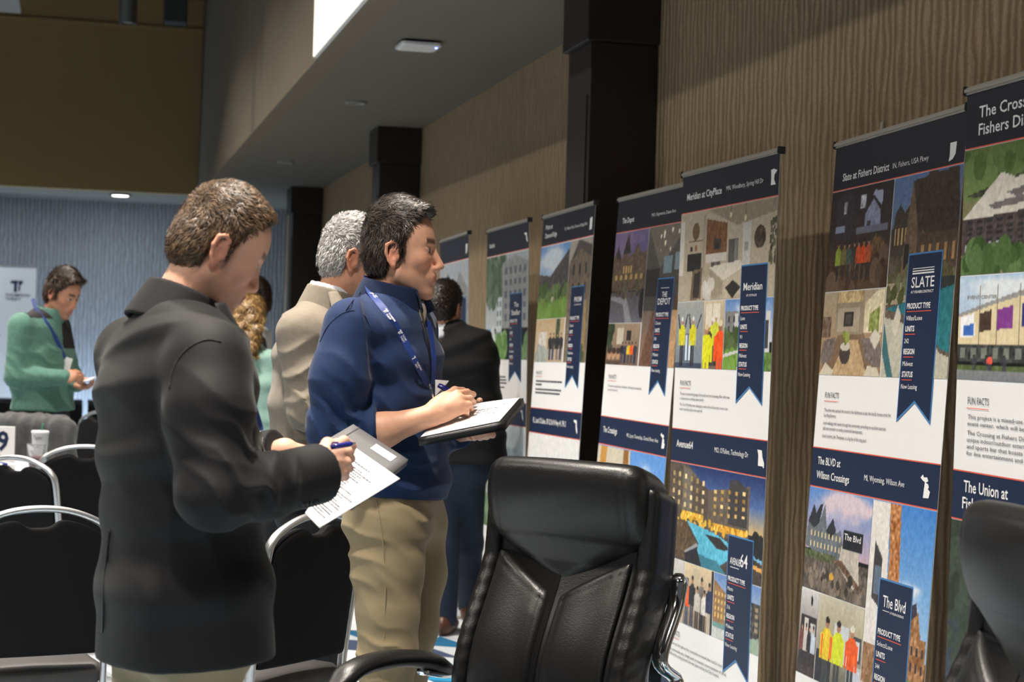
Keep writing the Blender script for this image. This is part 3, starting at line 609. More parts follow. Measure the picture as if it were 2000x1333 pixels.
def pic_gold(c): c.g(0, (120, 170, 226), 1, (96, 150, 220)).p((206, 196, 176), 0, 0, 0, 1, .5, 1, .55, .5, .6, 0).p((196, 144, 70), .05, 1, .15, 1, .1, .3, .02, .2).p((150, 104, 54), .4, 1, .48, 1, .5, .4, .42, .4).win((90, 96, 104), .15, .3, .4, .9, 2, 2, .5).cl((226, 232, 240), .6, .6, 1, .9, 8, .07)
def pic_aerial(c):
    c.g(0, (150, 130, 116), 1, (96, 116, 60)).blobs((84, 104, 50), 0, .7, 1, 1, 90, .05).p((54, 60, 40), 0, .62, .4, .78, 1, .86, 1, .7, .3, .6, nz=12).p((206, 200, 188), 0, .44, .22, .78, .3, .72, .5, .8, .7, .78, .64, .62, .9, .66, .7, .5, .5, .54, .3, .46, nz=4).p((110, 104, 104), .25, .62, .5, .7, .54, .64, .3, .58).p((110, 104, 104), .15, .54, .4, .6, .44, .54, .18, .5)
    c.p((70, 60, 60), 0, .44, .3, .46, .5, .54, .72, .5, .72, .2, 0, .16, nz=7).win((40, 36, 40), .02, .2, .7, .44, 12, 5, .55).r((150, 150, 160), .02, .18, .1, .24).r((160, 160, 172), .16, .17, .24, .25).p((176, 158, 140), .72, .5, .9, .66, 1, .7, 1, .3, .84, .1, .74, .2, nz=10).blobs((70, 96, 50), 0, .02, .74, .2, 70, .035).r((168, 150, 140), .7, 0, 1, .12, nz=8)
def pic_arena(c):
    c.g(.4, (214, 222, 228), 1, (130, 172, 214)); c.cl((226, 230, 232), 0, .7, .5, .95, 10, .06)
    c.p((222, 206, 166), 0, .3, 0, .62, .2, .72, .45, .84, 1, 1, 1, .3).p((150, 150, 148), 0, .64, .2, .76, .45, .9, .9, 1, 1, 1, .45, .84, .2, .72, 0, .6)
    for x in (.12, .22, .34, .47, .62, .8): c.r((120, 110, 96), x, .3, x+.006, .9)
    c.p((240, 240, 244), .01, .4, .01, .6, .09, .64, .1, .42).p((60, 110, 190), .03, .42, .03, .52, .09, .54, .09, .42).p((70, 50, 40), .125, .46, .125, .64, .19, .67, .19, .48).p((130, 60, 140), .225, .48, .225, .67, .31, .71, .31, .5).p((50, 50, 120), .355, .5, .355, .72, .44, .76, .44, .52).p((150, 60, 90), .5, .52, .5, .74, .6, .78, .6, .54)
    c.r((58, 62, 60), 0, .18, 1, .34, nz=12).win((120, 124, 116), 0, .18, 1, .34, 16, 1, .5).g(0, (120, 124, 130), .1, (132, 134, 136)).r((84, 100, 58), 0, .1, 1, .14, nz=8)
    for x in (.1, .17, .19, .27, .5, .7): c.man(x, .1, .14, (60, 60, 66) if x != .19 else (226, 90, 70), (60, 60, 70), .014)
def pic_union(c): c.g(0, (60, 70, 92), 1, (46, 56, 50)).blobs((52, 62, 50), 0, .4, 1, 1, 160, .04, 14).p((206, 202, 198), 0, .3, .1, .36, .5, .34, .6, .1, .1, .12, nz=5).win((70, 74, 84), .04, .16, .5, .3, 9, 1, .5, .8).p((226, 226, 230), 0, .06, .3, .1, .34, 0, 0, 0)
def pic_lawn(c): c.g(.4, (190, 200, 212), 1, (96, 146, 206)); c.cl((222, 228, 234), .1, .6, .6, .9, 8, .12); c.p((84, 78, 74), 0, .4, .0, .62, .4, .58, .6, .7, 1, .92, 1, .4, nz=8).g(0, (100, 134, 50), .3, (120, 140, 70)).blobs((92, 110, 60), 0, .28, 1, .44, 40, .05).p((190, 180, 160), .4, .2, .5, .3, .56, .28, .46, .18).blobs((104, 140, 56), 0, 0, 1, .2, 30, .06)
def pic_team2(c):
    c.g(0, (190, 170, 144), 1, (196, 170, 130)).r((70, 84, 60), .72, .3, .86, 1, nz=14).r((206, 200, 190), .12, .2, .4, .7, nz=10)
    for x, t in ((.55, (44, 40, 44)), (.66, (60, 56, 60)), (.8, (40, 40, 44)), (.92, (52, 50, 54))): c.man(x, .04, .64, t, (60, 70, 96), .055)
    c.blobs((150, 156, 150), .05, .05, .45, .35, 26, .05)
def pic_gable(c): c.g(0, (150, 130, 104), 1, (176, 168, 156)).p((120, 104, 84), .0, 0, .0, .8, .5, .95, 1, .86, 1, 0, nz=7).p((84, 76, 70), 0, .8, .4, 1, 1, .94, 1, .84, .5, .92).win((60, 58, 58), .1, .2, .9, .84, 3, 4, .35).r((150, 124, 84), .7, 0, .9, .5, nz=8).blobs((92, 96, 60), 0, 0, 1, .14, 14, .07)
def pic_stadler(c): c.g(.3, (190, 196, 200), 1, (170, 176, 182)).blobs((92, 110, 88), 0, .55, .45, 1, 80, .05).p((150, 152, 152), .4, .3, .4, .92, .7, .98, 1, .9, 1, .3, nz=5).win((96, 104, 112), .44, .34, .98, .9, 5, 5, .5).p((206, 214, 216), .25, .1, .3, .6, .4, .6, .4, .1).win((110, 120, 126), .27, .2, .4, .58, 2, 4, .5).p((90, 160, 206), 0, 0, .05, .3, .2, .3, .26, .1, .1, .0).blobs((110, 150, 80), .3, 0, .5, .2, 24, .05).blobs((104, 134, 84), .8, 0, 1, .2, 16, .05).p((214, 220, 220), .05, .2, .2, .34, .26, .2, .2, .05)
def pic_grey_house(c): c.g(.3, (196, 200, 206), 1, (176, 182, 190)).p((150, 152, 154), 0, .1, 0, .7, .3, .86, .5, .66, .7, .9, 1, .7, 1, .1, nz=7).p((90, 92, 96), 0, .7, .3, .9, .5, .7, .45, .62, .3, .8).win((100, 106, 112), .1, .2, .9, .6, 5, 3, .5).blobs((96, 116, 88), 0, 0, 1, .14, 30, .05)
def pic_sketch(c): c.g(0, (206, 208, 208), 1, (226, 226, 226)).p((196, 198, 200), 0, .5, 1, .7, 1, .66, 0, .46)
def pic_cows(c): c.g(.3, (206, 220, 226), 1, (214, 222, 226)).p((150, 156, 150), 0, .1, 0, .5, .5, .5, .5, .1, nz=12).r((96, 70, 56), .35, .5, .8, .56).blobs((120, 100, 80), .2, .3, .8, .6, 16, .05).blobs((110, 134, 96), 0, .05, 1, .3, 40, .05)
# state outlines (unit square)
STATE = {'IN': [(.15, 1), (.95, 1), (.9, .35), (.6, .1), (.1, 0), (.2, .3)], 'MN': [(.05, .95), (.35, .95), (.4, 1), (1, .85), (.6, .6), (.55, .35), (.75, .1), (.85, 0), (.1, 0), (.12, .45)],
 'MO': [(.05, 1), (.6, .98), (.72, .6), (.95, .3), (.95, .05), (.8, .05), (.8, .12), (.2, .12), (.2, .7)], 'MI': [(.0, .85), (.2, 1), (.3, .88), (.6, .9), (.72, .74), (.5, .66), (.72, .62), (.82, .5), (.75, .4), (.95, .3), (.85, .02), (.35, 0), (.4, .5), (.42, .68), (.2, .75)], 'FL': [(.0, 1), (.7, .98), (.8, .55), (1, .2), (.9, 0), (.6, .35), (.5, .75), (.1, .85)], 'SQ': [(.1, .9), (.5, 1), (.9, .95), (.85, .05), (.1, 0)]}

# ------------------------------------------------------------------ roll-up banners
BW, BH = .85, 2.057
RIB = ['PRODUCT TYPE', 'UNITS', 'REGION', 'STATUS']
def banner(q, label, spec, res):
    bx, by, psi, al, be = q
    t = np.array([math.sin(psi), -math.cos(psi), 0]); n = np.array([math.cos(psi), math.sin(psi), 0]); up = UP*math.cos(al)+n*math.sin(al)
    up2 = up*math.cos(be)+t*math.sin(be); t2 = t*math.cos(be)-up*math.sin(be); nr = np.cross(t2, up2)        # nr faces the room
    root = empty('rollup_banner', (bx, by, 0), 0, label, 'banner', 'roll-up project banners along the wall')
    def P(u, z, off=0): return t2*((u-.5)*BW)+up2*z+nr*off
    def poly(name, pts, m, off, par=root): return npmesh(name, [P(u, z, off) for u, z in pts], [list(range(len(pts)))], m, par, smooth=False)
    def rect(name, u0, z0, u1, z1, m, off, par=root): return poly(name, [(u0, z0), (u1, z0), (u1, z1), (u0, z1)], m, off, par)
    # stand: cassette base, feet, pole, top rail
    def obox(name, u0, z0, u1, z1, o0, o1, m, bev=.004):
        b = boxbm((0, 0, 0), (1, 1, 1)); 
        for v in b.verts: v.co = Vector(P(u0+(u1-u0)*v.co.x, z0+(z1-z0)*v.co.z, o0+(o1-o0)*v.co.y))
        bmesh.ops.recalc_face_normals(b, faces=b.faces); bmesh.ops.bevel(b, geom=list(b.edges), offset=bev, segments=2, affect='EDGES'); return bmobj(name, b, m, root)
    lean = math.tan(max(0, al))
    obox('cassette_base', -.01, .012, 1.01, .085, -.06, .045, 'railalu', .012)
    for u in (.12, .88):
        b = boxbm((P(u, 0)[0]-.19, P(u, 0)[1]-.02, 0), (P(u, 0)[0]+.10, P(u, 0)[1]+.02, .012), .003); bmobj('foot', b, 'railalu', root)
    sweep('support_pole', [P(.5, .05, -.03), P(.5, 2.0, -.025)], .016, m='alu', parent=root)
    rail = obox('top_rail', -.003, BH-.018, 1.003, BH, -.014, .010, 'railalu', .005)
    for u in (-.005, 1.0): 
        c = obox('rail_end_cap', u, BH-.02, u+.007, BH+.003, -.015, .011, 'darkgrey', .002)
    if spec.get('clip'): obox('rail_clip', .35, BH, .375, BH+.025, -.012, -.004, 'railalu', .002)
    # printed sheet with thickness
    b = boxbm((0, 0, 0), (1, 1, 1))
    for v in b.verts: v.co = Vector(P(v.co.x, .07+(BH-.085-.07+.07)*v.co.z, -.0012+.0012*v.co.y))
    bmesh.ops.recalc_face_normals(b, faces=b.faces); sheet = bmobj('printed_sheet', b, 'vinyl', root)
    O = .0006
    for sect, (zt, zb) in zip(spec['sections'], ((2.04, 1.911), (1.154, 1.040), (.285, .170))):
        hb = rect('header_band', 0, zb, 1, zt, 'hdrink' if zt > 2 else 'navyink', O)
        rect('header_rule', 0, zb-.003, 1, zb, 'redink', O, hb)
        if zt < 2: rect('header_rule', 0, zt-.003, 1, zt, 'redink', O*2, hb)
        for (s, u, z, w, h) in sect.get('title', []): text('title_lettering', s, 'whiteink', hb, P(u, z, O*3), t2, up2, w*BW, h, bold=.012)
        for (s, u, z, w, h) in sect.get('addr', []): text('address_lettering', s, 'whiteink', hb, P(u, z, O*3), t2, up2, w*BW, h)
        if 'state' in sect:
            k, u0, z0, u1, z1 = sect['state']; poly('state_outline', [(u0+(u1-u0)*a, z0+(z1-z0)*c) for a, c in STATE[k]], 'whiteink', O*3, hb)
        for (fn, u0, z0, u1, z1) in sect.get('pics', []):
            g = .003 if True else 0
            a0, a1, b0, b1 = u0+(g if u0 > 0 else 0), u1-(g if u1 < 1 else 0), z0+.0015, z1-.0015
            c = Cv((a1-a0)*BW, b1-b0, res); fn(c); I = c.done()
            U = a0+(a1-a0)*c.X.ravel(); Z = b0+(b1-b0)*c.Y.ravel()
            V = np.outer((U-.5)*BW, t2)+np.outer(Z, up2)+nr*O*1.5
            ix = np.arange((c.nx+1)*(c.ny+1)).reshape(c.ny+1, c.nx+1); Q = np.stack([ix[:-1, :-1], ix[:-1, 1:], ix[1:, 1:], ix[1:, :-1]], -1).reshape(-1, 4)
            ph = npmesh('printed_photo', V, Q, 'print', root, False, I.reshape(-1, 3))
            for (s, x, y, w, h, mm) in PICTEXT.get(fn, []): text('photo_lettering', s, mm, ph, P(a0+(a1-a0)*x, b0+(b1-b0)*y, O*3), t2, up2, w*(a1-a0)*BW, h, bold=.01)
        if 'rib' in sect:
            rz = sect['rz']; u0, u1 = sect.get('ru', (.676, .905)); bt = sect.get('rb', rz-.432)
            rb = poly('ribbon_edge', [(u0-.006, rz+.005), (u0-.006, bt-.010), ((u0+u1)/2, bt+.043), (u1+.006, bt-.010), (u1+.006, rz+.005)][::-1], 'bluein', O*2.5)
            rp = poly('ribbon_panel', [(u0, rz), (u0, bt), ((u0+u1)/2, bt+.05), (u1, bt), (u1, rz)][::-1], 'navyink', O*3.5)
            for (s, u, z, w, h) in sect['rib']: text('ribbon_logo_lettering', s, 'whiteink', rp, P(u, z, O*4.5), t2, up2, w*BW, h, bold=.008)
            for r4 in sect.get('bars', []): rect('logo_bar', *r4, 'whiteink', O*4.5, rp)
            for i, (hd, vl) in enumerate(zip(RIB, sect['vals'])):
                zz = rz-.142-.060*i
                text('ribbon_heading', hd, 'whiteink', rp, P(u0+.012, zz, O*4.5), t2, up2, (.165 if i == 0 else .013*len(hd))*BW, .0145, bold=.022)
                rect('ribbon_rule', u0+.012, zz-.0085, u0+.012+(.175 if i == 0 else .074), zz-.0065, 'redink', O*4.5, rp)
                text('ribbon_value', vl, 'whiteink', rp, P(u0+.012, zz-.031, O*4.5), t2, up2, .0105*len(vl)*BW, .0125)
        if 'fun' in sect:
            fz = sect['fz']
            text('fun_facts_heading', 'FUN FACTS', 'darkink', sheet, P(.074, fz-.006, O*3), t2, up2, .122*BW, .0165); rect('fun_facts_rule', .068, fz-.0165, .195, fz-.0148, 'redink', O*3, sheet)
            zz = fz-.040
            for ln in sect['fun']:
                if ln.startswith('*'):
                    zz -= .006; ln = ln[1:]
                wch = sect.get('cw', .0093)
                if ln.startswith('#'):
                    x = .078; rr = random.Random(int(zz*1e4))
                    while x < .078+float(ln[1:]):
                        wl = rr.uniform(.018, .05); rect('fun_facts_lettering', x, zz, x+wl, zz+.007, 'darkink', O*3, sheet); x += wl+.008
                    zz -= .0158; continue
                text('fun_facts_lettering', ln, 'darkink', sheet, P(.078, zz, O*3), t2, up2, wch*len(ln)*BW, .0098); zz -= .0158
    return root
PICTEXT = {pic_blvd: [('The Blvd', .62, .565, .25, .018, 'whiteink')], pic_arena: [('EVENT CENTER', .05, .78, .17, .008, 'grey')]}
BSPEC = []
BSPEC.append(((2.0143, 3.3965, -.0307, .009, .0058), 'rightmost banner, headed The Crossing at Fishers District, cut by the picture edge', .004, dict(sections=[
 dict(title=[('The Crossing at', .079, 1.978, .40, .027), ('Fishers District', .079, 1.937, .38, .027)], pics=[(pic_aerial, 0, 1.610, 1, 1.908), (pic_arena, 0, 1.365, 1, 1.610)], fz=1.316, cw=.0118,
  fun=['This project is a mixed-use development and', 'event center, which will be home to the Indy Fuel.', '*The Crossing at Fishers District will be home to a', 'unique indoor/outdoor entertainment complex', 'and sports bar that boasts pickleball courts and space', 'for live entertainment and lounging.']),
 dict(title=[('The Union at', .07, 1.105, .25, .027), ('Fishers District', .065, 1.066, .32, .027)], pics=[(pic_union, 0, .49, 1, 1.037)]), dict()])))
BSPEC.append(((2.0606, 4.4342, -.0371, .0555, -.0047), 'banner headed Slate at Fishers District, second from the right', .0038, dict(clip=1, sections=[
 dict(title=[('Slate at Fishers District', .083, 1.935, .385, .022)], addr=[('IN, Fishers, USA Pkwy', .495, 1.937, .265, .015)], state=('IN', .895, 1.92, .95, 1.968),
  pics=[(pic_site_night, 0, 1.61, .517, 1.908), (pic_living, 0, 1.365, .517, 1.61), (pic_house_dusk, .517, 1.365, 1, 1.908)], rz=1.690, rib=[('SLATE', .708, 1.603, .16, .028), ('AT FISHERS DISTRICT', .708, 1.588, .16, .007)], bars=[(.71, 1.645, .862, 1.648), (.71, 1.638, .862, 1.642), (.71, 1.652, .862, 1.654)],
  vals=['Villas/Luxe', '242', 'Midwest', 'Now Leasing'], fz=1.306, fun=['*The artist who painted the mural in the clubhouse is also the locally known artist for', 'Sun King Brewery.', '*Local walking trails weave through the community, providing an excellent exercise', 'path and connector to nearby commercial developments.', '*Local resident, Jim Thompson, is a big fan of the dog park.'], cw=.0064),
 dict(title=[('The BLVD at', .056, 1.105, .20, .022), ('Wilson Crossings', .054, 1.064, .285, .022)], addr=[('MI, Wyoming, Wilson Ave', .46, 1.081, .305, .016)], state=('MI', .875, 1.063, .95, 1.122),
  pics=[(pic_blvd, 0, .739, .546, 1.037), (pic_group_dark, 0, .49, .165, .739), (pic_hivis, .165, .49, .546, .739), (pic_blvd2, .546, .49, 1, 1.037)], rz=.83, ru=(.645, .878), rib=[('The Blvd', .678, .762, .165, .03), ('AT WILSON CROSSINGS', .735, .748, .10, .006)], bars=[(.68, .751, .73, .7525)], vals=['Select/Luxe', '344', 'Midwest', 'Now Leasing']), dict()])))
BSPEC.append(((2.0601, 5.5088, .0151, .0177, -.0007), 'banner headed Meridian at CityPlace, third from the right', .004, dict(sections=[
 dict(title=[('Meridian at CityPlace', .06, 1.953, .385, .024)], addr=[('MN, Woodbury, Spring Hill Dr', .494, 1.959, .365, .015)], state=('MN', .925, 1.945, .985, 1.996),
  pics=[(pic_kitchen, 0, 1.597, 1, 1.908), (pic_cheer, 0, 1.365, .305, 1.597), (pic_hivis2, .305, 1.365, .53, 1.597), (pic_townhome, .53, 1.365, 1, 1.597)], rz=1.700, ru=(.688, .93), rib=[('Meridian', .715, 1.622, .18, .024), ('AT CITYPLACE', .745, 1.602, .10, .007)], bars=[],
  vals=['Luxe', '91', 'Midwest', 'Now Leasing'], fz=1.312, fun=['The team converted the garage of the model unit into the leasing office, which was', 'a unique twist on utilizing space wisely!', '*The City of Woodbury was challenging to work with on this project. It was a true', 'story to see this project earn approval.'], cw=.0066),
 dict(title=[('Avenue64', .063, 1.090, .19, .025)], addr=[('MO, O\'Fallon, Technology Dr', .49, 1.092, .34, .017)], state=('MO', .91, 1.065, .985, 1.122),
  pics=[(pic_pool_dusk, 0, .702, 1, 1.037), (pic_lounge, 0, .49, .215, .702), (pic_team, .215, .49, .54, .702), (pic_avenue, .54, .49, 1, .702)], rz=.833, ru=(.676, .912), rib=[('AVENUE', .70, .745, .10, .022), ('64', .80, .745, .07, .042)], bars=[(.705, .735, .79, .737)], vals=['Metro', '316', 'Midwest', 'Now Leasing'], fz=.446, cw=.0086,
  fun=['The streets throughout the community are named after local St. Louis', '*This community was a bright pearl; it received a recommendation of denial', 'staff and the zoning board, but was approved by the City Council.']), dict()])))
BSPEC.append(((2.0733, 6.5905, .0018, .0568, .0043), 'banner headed The Depot, half tucked behind the Meridian banner', .005, dict(sections=[
 dict(title=[('The Depot', .09, 1.945, .18, .022)], addr=[('MO, Raymore, Dean Ave', .53, 1.95, .33, .013)], pics=[(pic_depot, 0, 1.535, .51, 1.908), (pic_crew, 0, 1.365, .5, 1.535), (pic_depot2, .51, 1.365, 1, 1.908)], rz=1.70, ru=(.70, .91), rib=[('THE', .77, 1.632, .07, .02), ('DEPOT', .72, 1.603, .17, .024)], bars=[(.75, 1.665, .86, 1.667)], vals=['Classic', '300', 'Midwest', 'Now Leasing'], fz=1.315,
  fun=['The team was inspired by a "speakeasy", reflecting local restaurants', 'at scale in the area.'], cw=.0075),
 dict(title=[('The Crossings', .06, 1.088, .22, .024)], addr=[('MI, Lyon Township, Grand River Ave', .43, 1.085, .45, .015)], state=('MI', .905, 1.066, .975, 1.124), pics=[(pic_gold, 0, .49, 1, 1.037)]), dict()])))
BSPEC.append(((2.0601, 7.6111, -.0002, .0421, -.0085), 'banner headed Prism in front of the nearest dark pillar', .006, dict(sections=[
 dict(title=[('Prism at', .07, 1.985, .14, .022), ('Diamond Ridge', .07, 1.945, .24, .022)], addr=[('FL, Winter Park, Diamond Ridge Blvd', .46, 1.96, .42, .014)], state=('SQ', .92, 1.935, .975, 1.99), pics=[(pic_lawn, 0, 1.565, .59, 1.905), (pic_team2, 0, 1.365, .575, 1.565), (pic_gable, .59, 1.365, 1, 1.905)], rz=1.695, ru=(.67, .90), rib=[('PRISM', .74, 1.63, .13, .022), ('AT DIAMOND RIDGE', .74, 1.615, .13, .006)], bars=[], vals=['Classic', '328', 'Southeast', 'Now Leasing'], fz=1.315,
  fun=['#.5', '#.1', '*#.5', '#.48']),
 dict(title=[('FL, Land O\'Lakes, SR 52 & N Hwy 41, Ph 2', .07, 1.085, .66, .024)], state=('FL', .87, 1.06, .95, 1.12), pics=[(pic_sketch, 0, .49, 1, 1.037)]), dict()])))
BSPEC.append(((2.1648, 8.745, .0111, -.0094, -.0089), 'banner headed The Stadler, beside the man in the black suit jacket', .007, dict(sections=[
 dict(title=[('Stadler', .07, 1.955, .14, .022)], state=('FL', .90, 1.94, .98, 1.99), pics=[(pic_stadler, 0, 1.365, 1, 1.905)], rz=1.695, ru=(.60, .87), rib=[('The', .70, 1.63, .10, .024), ('Stadler', .64, 1.59, .2, .026)], bars=[], vals=['Luxe', '318', 'Southeast', 'Planning'], fz=1.315, fun=['#.42', '#.46', '#.46', '*#.42', '#.1']),
 dict(state=('FL', .87, 1.065, .95, 1.12), pics=[(pic_cows, 0, .49, 1, 1.037)]), dict()])))
BSPEC.append(((2.1419, 9.8165, -.0201, -.0225, -.0055), 'farthest banner, partly hidden behind the dark-haired man in blue', .008, dict(sections=[
 dict(state=('IN', .90, 1.935, .97, 1.99), pics=[(pic_grey_house, 0, 1.365, 1, 1.905)], rz=1.695, ru=(.70, .92), rib=[], bars=[], vals=[], fz=1.315, fun=['#.3']),
 dict(pics=[(pic_lawn, 0, .49, 1, 1.037)]), dict()])))
for q, lab, res, spec in BSPEC: banner(q, lab, spec, res)

# ------------------------------------------------------------------ banquet chairs
def copy_tree(o, parent=None):
    c = o.copy(); COL.objects.link(c)
    if parent is not None: c.parent = parent
    for ch in list(o.children): copy_tree(ch, c)
    return c
def make_banquet_chair():
    root = empty('banquet_chair')
    # local: x across, +y the way the sitter faces, z up.  back frame: legs rise into an arched top bar
    def back(x, z):                                  # the back leans
        return np.array([x, -.21-.13*max(0, z-.42)-.10*max(0, .42-z), z])
    pts = [back(-.205, 0), back(-.205, .25), back(-.205, .46), back(-.205, .70), back(-.202, .83), back(-.185, .875), back(-.145, .902), back(-.075, .925), back(0, .932), back(.075, .925), back(.145, .902), back(.185, .875), back(.202, .83), back(.205, .70), back(.205, .46), back(.205, .25), back(.205, 0)]
    P = catmull(pts, 5); sweep('back_frame', P, .030, .020, 'alu', root, side=(0, 1, 0), n=8)
    for s in (-1, 1):
        sweep('leg', catmull([(s*.20, .235, 0), (s*.198, .215, .2), (s*.195, .19, .42)], 4), .024, .022, 'alu', root, n=8)
        sweep('seat_rail', [(s*.198, .20, .415), (s*.202, -.21, .425)], .022, .022, 'alu', root, n=8)
    sweep('stretcher', [(-.198, .2, .413), (.198, .2, .413)], .02, m='alu', parent=root)
    S = Sdf()
    def topz(x): return .905-.55*(np.abs(x)/.2)**2*.09-.028*np.exp(-(x/.05)**4)-.02*(np.abs(x)/.2)**6
    def fb(Pp):
        x, y, z = Pp[:, 0], Pp[:, 1], Pp[:, 2]; yb = -.21-.13*np.maximum(0, z-.42)
        n = y-yb; q = np.stack([np.abs(x)-.190, np.abs(n-.004)-.020-.006*np.clip(1-(x/.19)**2, 0, 1), z-topz(x), .515-z], 1)
        qq = q+.012; return np.sqrt((np.maximum(qq, 0)**2).sum(1))+np.minimum(qq.max(1), 0)-.012
    S.fn(fb, (-.2, -.32, .5), (.2, -.17, .92)); sdfobj('back_panel', S, .007, 'chairfab', root, (0, 0, 0))
    S = Sdf().rbox((0, .01, .452), (.215, .225, .034), r=.03); S.ell((0, .02, .47), (.19, .19, .03), k=.03); sdfobj('seat_cushion', S, .009, 'seatfab', root, (0, 0, 0))
    return root
BCH = make_banquet_chair(); bused = [0]
def place_chair(px, py, z, d, faceang, label):
    """px,py = image point of the middle of the top bar; faceang = facing in degrees from the view's right, turning towards away"""
    p = PX(px, py, d); a = math.radians(faceang); F = RH*math.cos(a)+FH*math.sin(a); rz = math.atan2(-F[0], F[1])
    o = BCH if not bused[0] else copy_tree(BCH); bused[0] = 1
    back = -.21-.13*.51; o.location = (p[0]-F[0]*back, p[1]-F[1]*back, 0); o.rotation_euler = (0, 0, rz); tag(o, label, 'chair', 'black banquet chairs with silver frames'); return o
place_chair(79, 998, .932, 4.9, 118, 'black banquet chair with arched silver frame at the lower left corner, nearest')
place_chair(30, 893, .932, 7.0, 62, 'black banquet chair at the left edge beside the clear cup')
place_chair(168, 874, .932, 7.85, 108, 'black banquet chair with silver frame just left of the black suit jacket')
place_chair(622, 1012, .932, 4.95, 148, 'black banquet chair between the black-suited man and the khaki trousers')
place_chair(196, 806, .932, 11.7, 230, 'far banquet chair beside the green-sweater man, mostly hidden by the black suit')
jc = place_chair(62, 822, .932, 9.9, 255, 'far banquet chair carrying the grey fleece jacket')
# grey jacket draped over a chair back
pj_ = jc.location; rj = jc.rotation_euler[2]
jr = empty('fleece_jacket', (pj_[0], pj_[1], .5), rj, 'grey fleece jacket draped over a chair back before the green-sweater man', 'jacket')
S = Sdf(); S.rbox((0, -.275, .27), (.235, .065, .20), r=.05, k=.03); S.ell((.10, -.31, .42), (.16, .07, .06), k=.06); S.ell((-.12, -.30, .41), (.13, .08, .06), k=.06); S.cap((.2, -.27, .38), (.29, -.26, .05), .06, .05, k=.05); S.cap((-.2, -.27, .38), (-.28, -.26, .0), .06, .05, k=.05)
S.rbox((0, -.272, .20), (.207, .043, .22), r=.02, k=.01, neg=True); S.wrinkle(.007, .12, (1, 0, .3), 3)
sdfobj('drape', S, .010, 'greyjacket', jr, (0, 0, 0))
S = Sdf(); S.cap((-.11, -.30, .46), (.11, -.30, .46), .028, k=.02); S.wrinkle(.004, .06, (1, 0, 0), 5); sdfobj('collar', S, .008, 'greyjacket', jr, (0, 0, 0))

# ------------------------------------------------------------------ round table with number card and cups
TD = 8.7; tp = PX(20, 940, TD); TC = (tp[0]-.58, tp[1]+.0)
t = empty('round_table', (TC[0], TC[1], 0), 0, 'round banquet table under a pale grey cloth at the left edge', 'table')
lathe('table_top', [(.001, .745), (.74, .745), (.75, .755), (.75, .77), (.001, .77)], 'darkgrey', t, n=48)
V = []; n = 96
for i in range(n):
    a = 2*PI*i/n; w = 1+.035*math.sin(a*14)+.02*math.sin(a*23+1)
    for r, z in ((0, .774), (.4, .774), (.745, .774), (.758, .767), (.763, .725), (.775*w**.5, .5), (.79*w, .3), (.80*w, .06)): V.append((r*math.cos(a), r*math.sin(a), z))
npmesh('table_cloth', V, [[i*8+j, ((i+1) % n)*8+j, ((i+1) % n)*8+j+1, i*8+j+1] for i in range(n) for j in range(7)], 'cloth', t)
for a in (0, 1, 2, 3): sweep('leg', [(.5*math.cos(a*PI/2+.6), .5*math.sin(a*PI/2+.6), 0), (.45*math.cos(a*PI/2+.6), .45*math.sin(a*PI/2+.6), .745)], .03, m='darkgrey', parent=t)
def onT(px, dd=0): 
    q = at_z(px, 900, .774); r_ = PX(px, 900, TD+dd); return np.array([r_[0], r_[1], .774])
# number card
p = onT(3, -.1); a = YAW; c = empty('table_number_card', p, -a, 'white table number card reading 9 on a small stand', 'sign')
box('card', (-.075, -.004, .02), (.062, .004, .20), 'white', c, bev=.002)
text('number', '9', 'navyink', c, (-.022, -.006, .085), np.array([1, 0, 0]), np.array([0, 0, 1.0]), .055, .09, bold=.03)
box('stand', (-.05, -.03, 0), (.03, .03, .02), 'white', c, bev=.004); box('logo', (-.03, -.0055, .048), (-.005, -.004, .06), 'navyink', c)
p = onT(77, .02); c = empty('paper_cup', p, -a, 'tall white cup with green straw and handwriting', 'cup')
lathe('cup_body', [(.001, 0), (.030, 0), (.041, .165), (.043, .168), (.001, .168)], 'white', c, n=28); lathe('lid', [(.043, .165), (.044, .172), (.040, .178), (.001, .178)], 'white', c, n=28)
sweep('straw', [(.005, 0, .17), (.012, 0, .215)], .007, m='greenp', parent=c)
for s, z, w in (('Taylor', .135, .045), ('191', .065, .04)):
    tm = text('handwriting', s, 'darkink', c, (-w/2, -.0445, z), np.array([1, 0, 0]), np.array([0, 0, 1.0]), w, .02)
p = onT(70, -.16); c = empty('plastic_cup', p, 0, 'clear plastic tumbler with reddish drink beside the white cup', 'cup')
lathe('cup_wall', [(.030, .002), (.0445, .12), (.046, .122), (.0435, .12), (.029, .006), (.001, .006), (.001, .002), (.030, .002)], 'glass', c, n=28); lathe('drink', [(.001, .008), (.0288, .008), (.034, .05), (.001, .05)], 'drink', c, n=24)
rr = random.Random(3)
for i in range(5):
    x, y, z = rr.uniform(-.02, .02), rr.uniform(-.02, .02), .055+.02*(i//3); bm = boxbm((x-.009, y-.009, z-.009), (x+.009, y+.009, z+.009), .002); bmobj('ice_cube', bm, 'glass', c)
p = onT(4, -.22); c = empty('folded_napkin', p, .4, 'small white folded napkin beside the number card', 'napkin'); box('napkin', (-.05, -.04, 0), (.05, .04, .03), 'white', c, bev=.006); box('band', (-.012, -.042, -.001+.002), (.012, .042, .032), 'lanyard', c)
